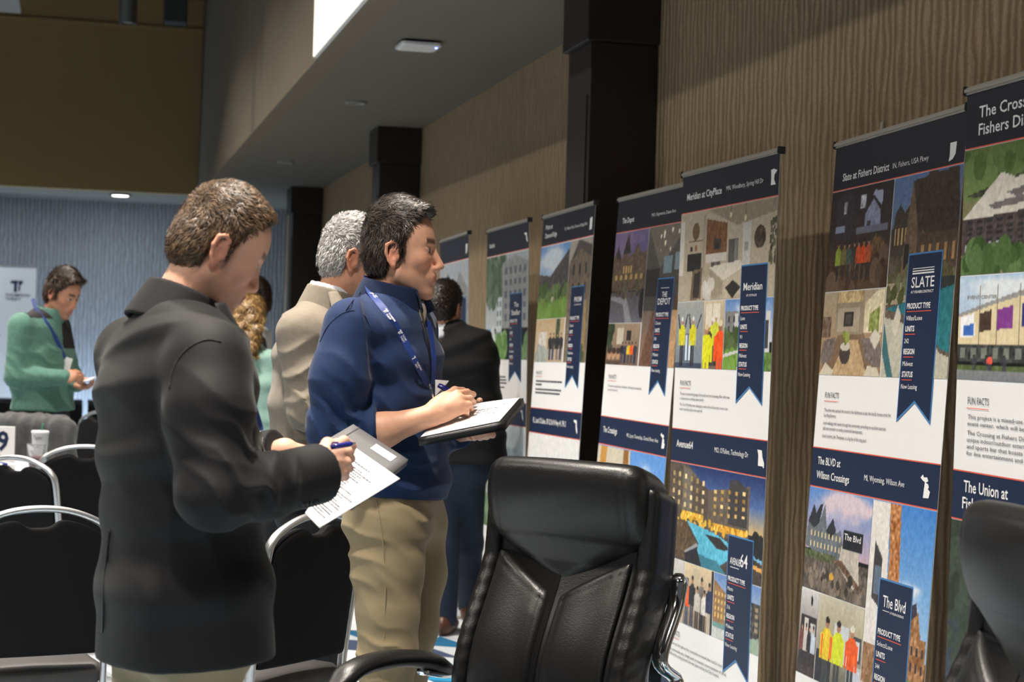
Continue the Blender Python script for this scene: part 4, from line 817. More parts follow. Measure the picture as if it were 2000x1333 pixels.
# skirted tables along the back wall
for x0, x1, lab in ((-3.6, -1.75, 'long table with black skirt standing in front of the white logo backdrop'), (-1.7, .15, 'long table with black skirt at the back wall beside the green-sweater man'), (.2, 1.9, 'long table with black skirt at the back wall near the far pillar')):
    o = empty('skirted_table', ((x0+x1)/2, YB-1.75, 0), 0, lab, 'table', 'skirted tables at the back wall'); hw = (x1-x0)/2
    box('table_top', (-hw, -.3, .735), (hw, .3, .76), 'skirt', o, bev=.006)
    V = []; nn = 120
    for i in range(nn+1):
        s = -hw+2*hw*i/nn; off = .012*math.sin(i*1.3)+.006*math.sin(i*2.9)
        V += [(s, -.3-.005, .735), (s, -.31+off, .02)]
    npmesh('skirt', V, [[2*i, 2*i+2, 2*i+3, 2*i+1] for i in range(nn)], 'skirt', o)
# white backdrop with repeating logos
pb = at_y(68, 640, YB-.55); o = empty('logo_backdrop', (pb[0], YB-.55, 0), 0, 'white logo backdrop panel standing at the back wall behind the green-sweater man', 'backdrop')
box('panel', (-2.4, -.01, .17), (0, .01, 2.22), 'white', o); box('top_rail', (-2.42, -.015, 2.21), (.01, .015, 2.235), 'alu', o)
for sx in (-2.3, -.1): box('foot', (sx-.03, -.2, 0), (sx+.03, .2, .02), 'alu', o); box('post', (sx-.015, .01, 0), (sx+.015, .03, 2.2), 'alu', o)
EX, EZ = np.array([1, 0, 0]), np.array([0, 0, 1.0])
def tclogo(name, org, s, ex, ey, m, par):
    """blocky T with stepped arm and bar"""
    for pts in ([(0, .75), (.62, .75), (.62, 1), (.12, 1), (0, .88)], [(.3, 0), (.55, 0), (.55, .75), (.3, .75)], [(.68, .62), (.95, .62), (.95, .8), (1.05, .8), (1.05, 1), (.68, 1)], [(.68, .1), (.82, .1), (.82, .58), (.68, .58)]):
        npmesh(name, [np.asarray(org)+ex*(a*s)+ey*(b*s) for a, b in pts], [list(range(len(pts)))], m, par, smooth=False)
for j in range(4):
    for i in range(4):
        x = -.33-.62*i-(.31 if j % 2 else 0); z = 1.93-.46*j
        if x < -2.2: continue
        tclogo('logo_mark', (x+.05, -.012, z), .13, EX, EZ, 'navyink', o)
        for s, dz, h in (('THOMPSON', -.05, .032), ('THRIFT', -.095, .032)): text('logo_lettering', s, 'navyink', o, (x, -.012, z+dz), EX, EZ, .26 if s == 'THOMPSON' else .17, h, bold=.01)

# ------------------------------------------------------------------ executive chairs
def make_office_chair():
    root = empty('office_chair')
    # back space: x across, n forward of the back, s up along the back (0 = top)
    def bend(V):
        x, n, s = V[:, 0], V[:, 1], V[:, 2]           # s: 0 top .. -.72 bottom
        rec = .30; zz = 1.125+s*math.cos(rec); s2 = np.minimum(s, -.26); yy = -.27-(s2+.36)*math.sin(rec)-(s-s2)*math.sin(.06)
        yy = yy+.10*np.clip(-(s+.30), 0, 1)**1.5*0+n*math.cos(rec); zz = zz+n*math.sin(rec)
        yy = yy+.035*np.exp(-((s+.50)/.16)**2)
        return np.stack([x, yy, zz], 1)
    def emit(name, S, res, m='leather'):
        V, Q = S.mesh(res); V = relax(V, Q, 1); return npmesh(name, bend(V), Q, m, root)
    def rb(q, r): q = q+r; return np.sqrt((np.maximum(q, 0)**2).sum(1))+np.minimum(q.max(1), 0)-r
    def vee(x): return -.335+.115*np.minimum(1, np.abs(x)/.215)**1.05
    def head(P):
        x, n, s = P[:, 0], P[:, 1], P[:, 2]
        bul = .055*np.clip(1-(s+.08)**2/.012, -.4, 1)*.5+.018*np.clip(1-(x/.22)**2, 0, 1)
        tuck = np.clip((-.20-s)/.12, 0, 1)*.045
        q = np.stack([np.abs(x)-.236-.006*np.sin(np.clip((s+.22)/.22, 0, 1)*PI), n-.060-bul+tuck, -.055-n-.03*np.clip(1-(s+.07)**2/.006, 0, 1), s, vee(x)-s], 1)
        return rb(q, .045)+.0022*np.exp(-((np.abs(x)-.192)/.0035)**2)-.0010*np.sin(s*55+x*16)*np.exp(-((np.abs(x)-.05)/.12)**2)*np.exp(-((s+.1)/.08)**2)
    emit('headrest', Sdf().fn(head, (-.25, -.12, -.345), (.25, .13, .01)), .006)
    def panel(sgn):
        def f(P):
            x, n, s = P[:, 0]*sgn, P[:, 1], P[:, 2]
            top = vee(x)-.012; inner = .010+.012*np.clip((-.34-s)/.1, 0, 1)*0
            bul = .020*np.sin(np.clip((x-.01)/.20, 0, 1)*PI)**.6
            q = np.stack([x-.212, inner-x, n-.035-bul, -.05-n, s-top, -.74-s], 1)
            seam = .003*np.exp(-((x-.186)/.0032)**2)+.003*np.exp(-((x-.038)/.0032)**2)+.002*np.exp(-((top-s-.03)/.004)**2)
            return rb(q, .022)+seam
        return f
    for sgn in (-1, 1): emit('back_cushion', Sdf().fn(panel(sgn), (-.225, -.07, -.75), (.225, .08, -.2)), .006)
    def spine(P):
        x, n, s = P[:, 0], P[:, 1], P[:, 2]; q = np.stack([np.abs(x)-.215, n-.028, -.06-n, s+.10, -.75-s], 1); return rb(q, .02)
    emit('back_core', Sdf().fn(spine, (-.22, -.07, -.76), (.22, .04, -.09)), .010)
    for sgn in (-1, 1):
        def wing(P, sgn=sgn):
            x, n, s = P[:, 0]*sgn, P[:, 1], P[:, 2]
            q = np.stack([x-.262, .210-x, n-.040, -.085-n, s+.048, -.74-s], 1)
            return rb(q, .026)+.0016*np.sin(s*150+n*90)*np.clip((-.17-s)*8, 0, 1)*np.exp(-((n-.0)/.04)**2)+.002*np.exp(-((n+.045)/.004)**2)
        emit('side_bolster', Sdf().fn(wing, (.20 if sgn > 0 else -.27, -.10, -.75), (.27 if sgn > 0 else -.20, .06, -.06)), .007)
    def shell(P):
        x, n, s = P[:, 0], P[:, 1], P[:, 2]; q = np.stack([np.abs(x)-.245, n+.055, -.125-n+.03*(x/.24)**2, s+.09, -.74-s], 1); return rb(q, .03)
    emit('back_shell', Sdf().fn(shell, (-.25, -.14, -.75), (.25, -.04, -.08)), .012)
    S = Sdf().rbox((0, .0, .50), (.265, .26, .065), r=.055); S.ell((0, .2, .50), (.25, .1, .06), k=.04); S.rbox((0, .0, .45), (.25, .24, .04), r=.02, k=.01); sdfobj('seat_cushion', S, .011, 'leather', root, (0, 0, 0))
    for sgn in (-1, 1):
        x = sgn*.315
        P = catmull([(x, -.22, .575), (x, -.12, .615), (x, .02, .635), (x, .15, .625), (x, .235, .575)], 6)
        sweep('arm_pad', P, .075, .045, 'leather', root, side=(1, 0, 0), n=14, taper=np.concatenate([np.linspace(.6, 1, 5), np.ones(len(P)-10), np.linspace(1, .55, 5)]))
        b = bend(np.array([[sgn*.272, -.075, -.24], [sgn*.278, -.08, -.32], [sgn*.283, -.07, -.45]]))
        Pc = catmull([b[0], b[1], b[2], (sgn*.305, -.32, .62), (x, -.23, .57), (x, -.1, .59)], 6)
        sweep('arm_bracket', Pc, .040, .026, 'chrome', root, side=(1, 0, 0), n=12, taper=np.concatenate([[.5, 1.25, 1.35, 1.3], np.linspace(1.2, .8, len(Pc)-4)]))
        Pd = catmull([(x, .2, .585), (x, .25, .5), (sgn*.29, .15, .43), (sgn*.2, .05, .42)], 6); sweep('arm_strut', Pd, .035, .02, 'chrome', root, side=(1, 0, 0), n=10)
    lathe('gas_column', [(.001, .08), (.03, .08), (.03, .26), (.02, .26), (.02, .42), (.001, .42)], 'blackp', root); box('tilt_box', (-.11, -.12, .40), (.11, .12, .44), 'blackp', root, bev=.01)
    for k in range(5):
        a = 2*PI*k/5+.3; d = np.array([math.cos(a), math.sin(a), 0]); bl = sweep('base_leg', [d*.02+UP*.10, d*.16+UP*.09, d*.30+UP*.068], .055, .03, 'chrome', root, side=(-d[1], d[0], 0), n=8, taper=[1, .85, .6])
        for s in (-1, 1): lathe('caster', [(.001, -.009), (.026, -.009), (.028, 0), (.026, .009), (.001, .009)], 'blackp', bl, loc=d*.31+UP*.028+np.array([-d[1], d[0], 0])*.014*s, axis=(-d[1], d[0], 0), n=18)
    return root
OCH = make_office_chair()
def place_office(o, px, py, d, faceang, label):
    p = PX(px, py, d); a = math.radians(faceang); F = RH*math.cos(a)+FH*math.sin(a); rz = math.atan2(-F[0], F[1])
    yb = -.315; o.location = (p[0]-F[0]*yb, p[1]-F[1]*yb, 0); o.rotation_euler = (0, 0, rz); tag(o, label, 'chair', 'black leather executive chairs'); return o
place_office(OCH, 1130, 893, 4.45, 232, 'black leather executive chair in the centre foreground, facing the camera')
oc2 = place_office(copy_tree(OCH), 2060, 975, 3.1, 188, 'black leather executive chair cut off at the lower right corner'); oc2.scale = (1.015, 1.015, 1.015)

# ------------------------------------------------------------------ people
def frame(az, pitch=0, roll=0):
    """axes of a head or body: az 0 faces the view's right, 90 away; pitch > 0 looks down; roll > 0 leans to its left"""
    a, p, r = math.radians(az), math.radians(pitch), math.radians(roll)
    F0 = RH*math.cos(a)+FH*math.sin(a); F = F0*math.cos(p)-UP*math.sin(p); U = UP*math.cos(p)+F0*math.sin(p); L = np.cross(U, F)
    U, L = U*math.cos(r)+L*math.sin(r), L*math.cos(r)-U*math.sin(r); return F, U, L
class Head:
    def __init__(h, c, az, pitch=0, roll=0, s=1.0, lf=.94): h.c = np.asarray(c, float); h.F, h.U, h.L = frame(az, pitch, roll); h.s = s; h.lf = lf; h.ax = np.array([h.F, h.L, h.U])
    def p(h, f, u, l): return h.c+(h.F*f*h.lf+h.U*u+h.L*l)*h.s
    def local(h, V): q = (V-h.c)/h.s; return q@h.F/h.lf, q@h.U, q@h.L
    def sdf(h, S, jaw=1.0, nose=1.0, cheek=1.0, closed=False):
        s = h.s; R = lambda a, b, c: (a*s*h.lf, b*s, c*s)
        S.ell(h.p(-.012, .045, 0), R(.098, .075, .092), h.ax, k=.02)
        S.ell(h.p(.028, -.025, 0), R(.066, .060*cheek, .095), h.ax, k=.03)
        S.ell(h.p(.045, .045, 0), R(.050, .060, .060), h.ax, k=.03)                      # forehead
        for sg in (-1, 1):
            S.cap(h.p(-.002, -.060, sg*.053), h.p(.062, -.104, sg*.016), .016*s*jaw, .014*s, k=.022)
            S.ell(h.p(.060, -.018, sg*.042), R(.022, .020, .020), h.ax, k=.025)          # cheekbone
            S.cap(h.p(.088, .030, sg*.014), h.p(.072, .030, sg*.044), .008*s, .008*s, k=.012)  # brow
        S.ell(h.p(.078, -.108, 0), R(.018, .021, .016), h.ax, k=.022)                     # chin
        S.ell(h.p(.080, -.066, 0), R(.020, .030, .026), h.ax, k=.02)                      # mouth mound
        S.cap(h.p(.091, .018, 0), h.p(.113*nose, -.034, 0), .007*s, .0105*s, k=.012)      # nose
        for sg in (-1, 1):
            S.ell(h.p(.101*nose, -.041, sg*.012), R(.011, .008, .008), h.ax, k=.008)
            S.ell(h.p(.094, .008, sg*.031), R(.014, .019, .011), h.ax, k=.012, neg=True)  # eye socket
            S.ell(h.p(.076, .006, sg*.031), R(.0135, .0135, .0135), h.ax, k=.002)
            S.cap(h.p(.088, .012, sg*.019), h.p(.083, .011, sg*.044), .0042*s, k=.004)     # upper lid
            S.cap(h.p(.087, -.001, sg*.020), h.p(.081, .000, sg*.043), .0032*s, k=.004)
            if closed: S.ell(h.p(.079, .004, sg*.031), R(.0135, .014, .0135), h.ax, k=.003)
        S.cap(h.p(.098, -.0625, -.016), h.p(.098, -.0625, .016), .0052*s, k=.006)         # lips
        S.cap(h.p(.095, -.0755, -.014), h.p(.095, -.0755, .014), .0058*s, k=.006)
        S.cap(h.p(.104, -.0690, -.024), h.p(.104, -.0690, .024), .0022*s, k=.003, neg=True)
        for sg in (-1, 1):                                                                # ears
            e = lambda f, u, o: h.p(-.012+f, -.004+u, sg*(.072+o))
            S.ell(e(0, 0, .004), R(.017, .007, .028), h.ax, k=.008)
            pts = [(.012, .008, .004), (.010, .026, .007), (-.004, .034, .010), (-.019, .025, .014), (-.022, .004, .014), (-.014, -.018, .011), (-.002, -.031, .007)]
            S.chain([e(*q) for q in pts], [.0042*s, .0045*s, .0050*s, .0052*s, .0048*s, .0045*s, .0070*s], k=.003)
            S.ell(e(.001, -.003, .016), R(.0105, .011, .0145), h.ax, k=.003, neg=True)
            S.cap(e(.014, -.002, .005), e(.012, -.012, .006), .0045*s, k=.004)
    def neck(h, S, base, r0=.056, r1=.062):
        S.cap(h.p(-.022, -.055, 0), base, r0*h.s, r1*h.s, k=.03)
    def colour(h, V, skin, stubble=0, stub=(92, 78, 72), brow=(60, 44, 34), iris=(56, 44, 34), red=.10):
        f, u, l = h.local(V); C = np.tile(lin(skin), (len(V), 1)); al = np.abs(l)
        def mixc(m, c): m = np.clip(m, 0, 1)[:, None]; C[:] = C*(1-m)+lin(c)*m
        warm = np.array(skin)*np.array([1.0, .80, .76])
        mixc(np.exp(-((f-.07)/.03)**2-((u+.03)/.03)**2-((al-.045)/.025)**2)*red*4, warm); mixc(np.exp(-((f-.108)/.016)**2-((u+.038)/.016)**2)*red*3, warm)
        ear = (al > .068) & (np.abs(f+.012) < .034) & (np.abs(u+.002) < .045); mixc(ear*.45, warm)
        near = (np.abs(f) < .14) & (np.abs(u) < .16) & (al < .1)
        if stubble:
            sb = np.clip((-.045-u+.35*np.clip(.02-f, -.05, .05))/.025, 0, 1)*np.clip((u+.135)/.02, 0, 1)*np.clip((f+.03)/.03, 0, 1)*near*((np.exp(-((u+.069)/.009)**2)*(al < .026)*(f > .07)) < .4)
            sd = np.exp(-((f-.018)/.012)**2)*np.clip((.02-u)/.02, 0, 1)*np.clip((u+.06)/.02, 0, 1)*near*(al > .045); mixc(sb*stubble, stub); mixc(sd*stubble*1.2, stub)
        mixc(near*(f > .085)*np.exp(-((u+.069)/.0095)**4)*(al < .023)*.75, (176, 100, 92))
        mixc(near*(f > .055)*np.exp(-((u-.033-.06*(al-.03))/.008)**4)*((al > .012) & (al < .05))*.85, brow)
        eye = near*(f > .06)*(((al-.031)/.0125)**2+((u-.0055)/.0052)**2 < 1); mixc(eye*1.0, (214, 204, 198)); mixc(eye*(((al-.0315)/.0068)**2 < 1)*1.0, iris)
        mixc(near*(f > .07)*np.exp(-((u-.0115)/.0016)**2)*(np.abs(al-.031) < .013)*.8, brow)
        return C
def hair(name, h, shape, colA, colB, root, org, n=5000, ln=.022, flow=(-.7, -.5), lift=.25, wid=.0016, res=.004, clump=1.0, shade=.35, part=None, wave=0):
    """hair cap plus thousands of tapered strands; flow = (forward, up) direction of the strands"""
    shape.wrinkle(.0009*h.s, .020, (0, 0, 0), 3); V, Q = shape.mesh(res); V = relax(V, Q, 1); N = vnorm(V, Q)
    rg = np.random.default_rng(len(V)); idx = rg.integers(0, len(V), n); P = V[idx]; Nn = N[idx]; f, u, l = h.local(P)
    if callable(flow): G = flow(h, f, u, l)
    else: G = h.F*flow[0]+h.U*flow[1]+np.outer(l*3, h.L)
    G = np.broadcast_to(G, P.shape)+rg.normal(size=P.shape)*.22*clump+.22*clump*np.sin(P[:, [1, 2, 0]]*120+np.sin(P*70)*2.0); G = G-Nn*(G*Nn).sum(1)[:, None]; G /= np.linalg.norm(G, axis=1)[:, None]+1e-9
    Ls = ln*rg.uniform(.6, 1.25, n)[:, None]*h.s; S_ = np.cross(G, Nn); wd = wid*rg.uniform(.6, 1.4, n)[:, None]
    p0 = P-Nn*.003; lf = lift*rg.uniform(.3, 1.9, (n, 1)); p1 = P+G*Ls*.45+Nn*Ls*lf*.7; p2 = P+G*Ls+Nn*Ls*lf*.6
    if wave: p1 = p1+S_*wave*rg.normal(size=(n, 1)); p2 = p2-S_*wave*rg.normal(size=(n, 1))
    SV = np.stack([p0-S_*wd, p0+S_*wd, p1-S_*wd*.9, p1+S_*wd*.9, p2-S_*wd*.15, p2+S_*wd*.15], 1).reshape(-1, 3)
    b = np.arange(n)[:, None]*6+len(V); SQ = np.concatenate([b+np.array([[0, 1, 3, 2]]), b+np.array([[2, 3, 5, 4]])])
    A, B = lin(colA), lin(colB); t = np.clip(rg.uniform(0, 1, n)**1.5*.75+.30*np.sin(P[:, 0]*210+np.sin(P[:, 2]*160)*2), 0, 1); hs = np.repeat(A+(B-A)*t[:, None], 6, 0)
    cc = np.concatenate([np.tile(A*.7+B*.1, (len(V), 1)), hs])
    return npmesh(name, np.concatenate([V, SV]), np.concatenate([Q, SQ]), 'hair', root, True, cc, org)
def short_hair(h, top=.014, back=.010, line=.062, nape=-.075, quiff=None, temple=.035, thin=0):
    """scalp shell: grown cranium cut off by the hair line"""
    s = h.s; S = Sdf(); R = lambda a, b, c: (a*s*h.lf, b*s, c*s)
    S.ell(h.p(-.014, .046+top*.35, 0), R(.098+back, .075+back*.75, .093+top), h.ax, k=.02)
    S.ell(h.p(-.030, -.012, 0), R(.078+back, .066+back*.7, .075), h.ax, k=.03)
    if quiff: S.ell(h.p(*quiff[:3]), R(*quiff[3:]), h.ax, k=.025)
    cut = Sdf()
    def face(P):                                        # region without hair: face, ears, lower neck
        f, u, l = h.local(P); al = np.abs(l)
        fro = np.interp(u, [-.014, 0, .03, .06, .085, .105, .14], [.014, .016, .022, .036+temple-.035, .056+temple-.035, line+.006, line+.016])-f
        low = np.where(f > -.030, u+.014+np.clip(-.012-f, 0, .03)*1.2, u-nape-np.clip(-.05-f, 0, .05)*.3)
        keep = np.minimum(np.minimum(fro, low), np.where((u < .026) & (f > -.034) & (f < .004), -.03, .05))
        return (-keep*s*.8).astype(np.float32)
    S.ops.append(('i', face, .006, None)); return S
def hand(S, wrist, knuck, palm_n, fingers, thumb, s=1.0, k=.008):
    """wrist, knuckle centre, palm normal; fingers = list of joint lists (points), thumb = joint list"""
    w = np.asarray(wrist); kc = np.asarray(knuck); ax = kc-w; L = np.linalg.norm(ax); ax = ax/L; pn = np.asarray(palm_n, float); pn = pn-ax*(pn@ax); pn /= np.linalg.norm(pn); sd = np.cross(ax, pn)
    S.ell(w+ax*L*.55, (L*.62, .040*s, .017*s), np.array([ax, sd, pn]), k=.02)
    for i, F in enumerate(fingers):
        r = (.0088, .0092, .0088, .0078)[i % 4]*s; S.cap(w+ax*L*.35+sd*(.018-.012*i)*s, F[0], .013*s, r*1.12, k=.014); S.chain(F, [r*1.1, r*1.0, r*.92, r*.80][:len(F)], k=.005)
    S.cap(w+ax*L*.2, thumb[0], .015*s, .0125*s, k=.02); S.chain(thumb, [.0125*s, .0108*s, .0092*s][:len(thumb)], k=.006)
def collar(name, k0, tilt, L, s0, s1, R0, R1, root, org, m, th=.009, ratio=1.0, res=.004, front=None, slot=None):
    """conical band round the neck between heights s0..s1 along tilt; front = cut-off forward of the neck"""
    tilt = tilt/np.linalg.norm(tilt); aF = np.cross(L, tilt); sl = (R1-R0)/(s1-s0); K = Sdf()
    def band(P):
        q = P-k0.astype(np.float32); s = q@tilt.astype(np.float32); l = q@L.astype(np.float32); g = (q@aF.astype(np.float32))/ratio
        r = np.sqrt(l*l+g*g); d = np.abs(r-(R0+sl*(s-s0))+th/2)/math.sqrt(1+sl*sl)-th/2
        e = np.stack([d, s-s1, s0-s], 1)+.003; v = np.sqrt((np.maximum(e, 0)**2).sum(1))+np.minimum(e.max(1), 0)-.003
        if front is not None: v = np.maximum(v, g-front)
        if slot is not None: v = np.maximum(v, np.minimum(g, slot-np.abs(l)))
        return v
    b = max(R0, R1)*1.25+abs(s0)+abs(s1); K.fn(band, k0-b, k0+b, .001); return sdfobj(name, K, res, m, root, org, 1)
def tofloor(p): return np.array([p[0], p[1], 0.0])
def shoe(name, ank, F, m, root, org, s=1.0):
    L = np.cross(UP, F); S = Sdf(); a = tofloor(ank); ax = np.array([F, L, UP])
    S.ell(a+F*.09*s+UP*.035, (.135*s, .047*s, .040), ax, k=.02); S.ell(a-F*.03*s+UP*.05, (.06*s, .040*s, .055), ax, k=.03); S.cap(a+UP*.05, a+UP*.11, .040, .044, k=.02); S.cut(a+UP*.004, -UP, .003)
    return sdfobj(name, S, .008, m, root, org)
def trousers(root, org, m, hips, legs, waistr, L, F, res=.008, folds=(), name='trousers', seam=True):
    S = Sdf(); S.loft(hips, L, F, k=.03)
    for pts, rs in legs:
        for i in range(len(pts)-1): S.cap(pts[i], pts[i+1], rs[i], rs[i+1], k=.05 if i == 0 else .03)
    zt = hips[0][0]
    for f in folds: S.fold(*f)
    for pts, rs in legs: S.cut(np.array([0, 0, .045]), -UP, .003); break
    sdfobj(name, S, res, m, root, org); return S
def strap(name, pts, w, root, org, normal, m='lanyard', th=.002):
    """flat band; normal = outward direction(s)"""
    P = catmull(pts, 8); T = np.gradient(P, axis=0); nn = np.asarray(normal, float)
    sd = np.cross(T, np.broadcast_to(nn, T.shape)); sd /= np.linalg.norm(sd, axis=1)[:, None]
    return sweep(name, P, w, th, m, root, side=sd, n=4, origin=org), P, sd


# ---- man in the black suit, nearest
def man_suit():
    D = 3.4; J = lambda x, y, d=0: PX(x, y, D+d)
    F, U, L = frame(32); org = tofloor(J(365, 1200)); root = empty('person', org, 0, 'nearest person in a black suit jacket and khaki trousers, writing on a sheet', 'person')
    h = Head(J(427, 491, .055), 22, 26, -3, s=.90)
    nb = J(340, 606, .03)
    wr = J(618, 918, -.03); el = J(420, 962, -.24); shR = J(405, 712, -.16); shL = J(262, 690, .17); elL = J(345, 930, .36); wrL = J(548, 884, .26)
    # body: head, neck, chest core, arms and hands in one skin
    S = Sdf(); h.sdf(S, jaw=1.05, closed=True); h.neck(S, nb-UP*.02, .058, .066)
    S.ecap(nb-UP*.12, J(350, 900), (.12, .07), (.12, .09), L, F, k=.04)
    for a, b, c in ((shR, el, wr), (shL, elL, wrL)): S.cap(nb-UP*.10, a-UP*.02, .045, .038, k=.03); S.cap(a, b, .042, .036, k=.03); S.cap(b, c, .034, .026, k=.03)
    kR = J(660, 893, -.01)
    fing = [[J(657, 868, -.02), J(672, 861, .0), J(688, 872, .03), J(686, 884, .05)], [J(662, 884, -.03), J(679, 882, -.015), J(685, 896, .02), J(676, 902, .04)], [J(661, 902, -.035), J(677, 903, -.025), J(682, 915, .01), J(672, 919, .03)], [J(657, 920, -.035), J(671, 922, -.03), J(675, 932, .0), J(665, 936, .02)]]
    hand(S, wr, kR, -FH+UP*.4, fing, [J(640, 868, .02), J(652, 872, .04), J(668, 880, .05)], 1.02)
    kL = J(585, 882, .29); hand(S, wrL, kL, -UP+.2*FH, [[J(592, 880, .30), J(612, 882, .34), J(626, 884, .37)], [J(592, 886, .31), J(613, 889, .35), J(626, 891, .38)], [J(590, 891, .32), J(610, 895, .36), J(620, 897, .38)], [J(586, 895, .33), J(602, 900, .36), J(612, 902, .38)]], [J(560, 873, .26), J(572, 877, .29), J(590, 886, .33)])
    SK = (222, 172, 148)
    sdfobj('body', S, .0029, 'skin', root, org, 1, lambda V: h.colour(V, SK, .32, (120, 92, 80), (104, 78, 56)))
    sh = short_hair(h, .012, .007, .066, -.078, quiff=(.044, .108, 0, .040, .050, .022))
    def fl(h, f, u, l): t = np.clip((u-.03)/.06, 0, 1)[:, None]; return (h.F*.75+h.U*.1)*t+(h.U*-.8-h.F*.45)*(1-t)
    hair('hair', h, sh, (70, 54, 40), (140, 112, 84), root, org, 16000, .018, fl, .22, .0008, .0035)
    # jacket
    T = Sdf(); C = lambda x, y, d=0: J(x, y, d)
    T.loft([(C(346, 655, .03), (.125, .084)), (C(344, 688, .02), (.185, .108)), (C(341, 760, .01), (.208, .128)), (C(345, 880), (.200, .130)), (C(352, 990), (.190, .128)), (C(358, 1140), (.204, .146)), (C(362, 1330), (.208, .158))], L, F, k=.035)
    T.cap(C(348, 676, .02), shR, .068, .066, k=.06); T.cap(C(346, 672, .03), shL, .066, .060, k=.06)
    hz = C(362, 1282); T.cut(hz-UP*.0+F*0, -UP+RH*.06, .006)
    T.ell(C(366, 585, .05), (.064, .064, .09), np.array([F, L, UP]), k=.01, neg=True)
    # rear vent
    vp = C(232, 1180, .02)
    aR = Sdf(); aR.cap(shR, J(408, 800, -.2), .076, .076, k=.03); aR.cap(J(408, 800, -.2), el, .078, .066, k=.03); aR.cap(el, J(520, 950, -.14), .064, .060, k=.03); aR.cap(J(520, 950, -.14), wr+RH*.03, .058, .057, k=.02)
    cutp = J(628, 935, -.05); aR.cut(cutp, wr-el+UP*.0, .004); aR.cap(J(560, 942, -.1), J(680, 922, 0), .047, .046, k=.004, neg=True)
    aR.fold(J(480, 925, -.24), .085, .010, J(520, 900, -.2)-J(440, 990, -.2), .050, .4); aR.fold(J(400, 850, -.28), .13, .005, (.45, .1, .9), .10, 1.2, .8); aR.fold(J(550, 945, -.18), .06, .007, J(600, 940)-J(500, 955), .045, 2)
    aL = Sdf(); aL.cap(shL, elL, .066, .062, k=.03); aL.cap(elL, wrL, .060, .052, k=.03); aL.cut(wrL-(wrL-elL)*.02, wrL-elL, .004)
    T.add(aL, .05); T.fold(C(320, 850, -.13), .17, .004, (.7, .2, .5), .11, .5, .7); T.fold(C(280, 1080, -.12), .22, .0045, (.95, .2, .25), .13, 2, .6)
    T.add(aR, .022); T.wrinkle(.0010, .22, (.3, .2, .3), 4)
    sdfobj('jacket', T, .0048, 'suit', root, org, 1)
    # collar band standing round the neck, then lapel
    collar('collar', J(352, 602, .035), UP+F*.42, L, -.052, .032, .097, .079, root, org, 'suit', .010, 1.0, .004, .070)
    lp = [J(430, 592, -.02), J(447, 635, -.03), J(475, 700, -.03), J(490, 770, -.02)]
    sweep('lapel', catmull(lp, 6), .05, .008, 'suit', root, side=RH*.5+FH*.6, n=8, origin=org, taper=np.concatenate([np.linspace(.6, 1, 9), np.linspace(1, .4, 10)]))
    c1 = J(436, 622, .02); sweep('shirt_collar', catmull([J(418, 590, .03), J(438, 622, .02), J(455, 655, .03)], 5), .03, .006, 'shirtw', root, side=RH*.3+FH, n=8, origin=org)
    sweep('armhole_seam', catmull(surf(T, D, [(331, 760), (337, 728), (352, 697), (376, 675), (405, 664), (432, 668)], .0005), 6), .0035, m='suit', parent=root, n=6, origin=org)
    sweep('vent_seam', catmull(surf(T, D, [(214, 1035), (208, 1100), (202, 1170), (200, 1235)], .0005), 6), .005, m='blackp', parent=root, n=6, origin=org)
    for i, b in enumerate(surf(T, D, [(590, 985), (599, 984), (608, 983), (617, 981)], .001)):
        lathe('cuff_button', [(.001, .003), (.006, .003), (.0065, 0), (.001, 0)], 'blackp', root, loc=b-org, axis=-FW-UP*.25, n=14)
    # lanyard clip hanging at the chest front
    sweep('lanyard', catmull([J(492, 790, .04), J(503, 825, .06), J(507, 842, .06)], 5), .016, .002, 'lanyard', root, side=RH+FH*.3, n=4, origin=org)
    sweep('lanyard_clip', catmull([J(508, 843, .05), J(511, 856, .05), J(510, 866, .05), J(516, 884, .05)], 5), .006, m='chrome', parent=root, n=8, origin=org)
    # trousers and shoes
    hp = J(362, 1180); fR = tofloor(hp)-L*.09+F*.0; fL = tofloor(hp)+L*.09-F*.03; z = lambda p, h_: p+UP*h_
    trousers(root, org, 'khaki', [(tofloor(hp)+UP*.90, (.13, .10)), (tofloor(hp)+UP*.82, (.155, .11))], [([z(fR, .84), z(fR, .5), z(fR, .06)], [.078, .070, .058]), ([z(fL, .84), z(fL, .5), z(fL, .06)], [.078, .070, .058])], None, L, F, .009, [(z(fR, .75), .15, .006, (.3, .2, 1), .07, 1)])
    shoe('shoe', fR, F, 'shoe', root, org); shoe('shoe', fL, F, 'shoe', root, org)
    return dict(D=D, J=J)
man_suit()
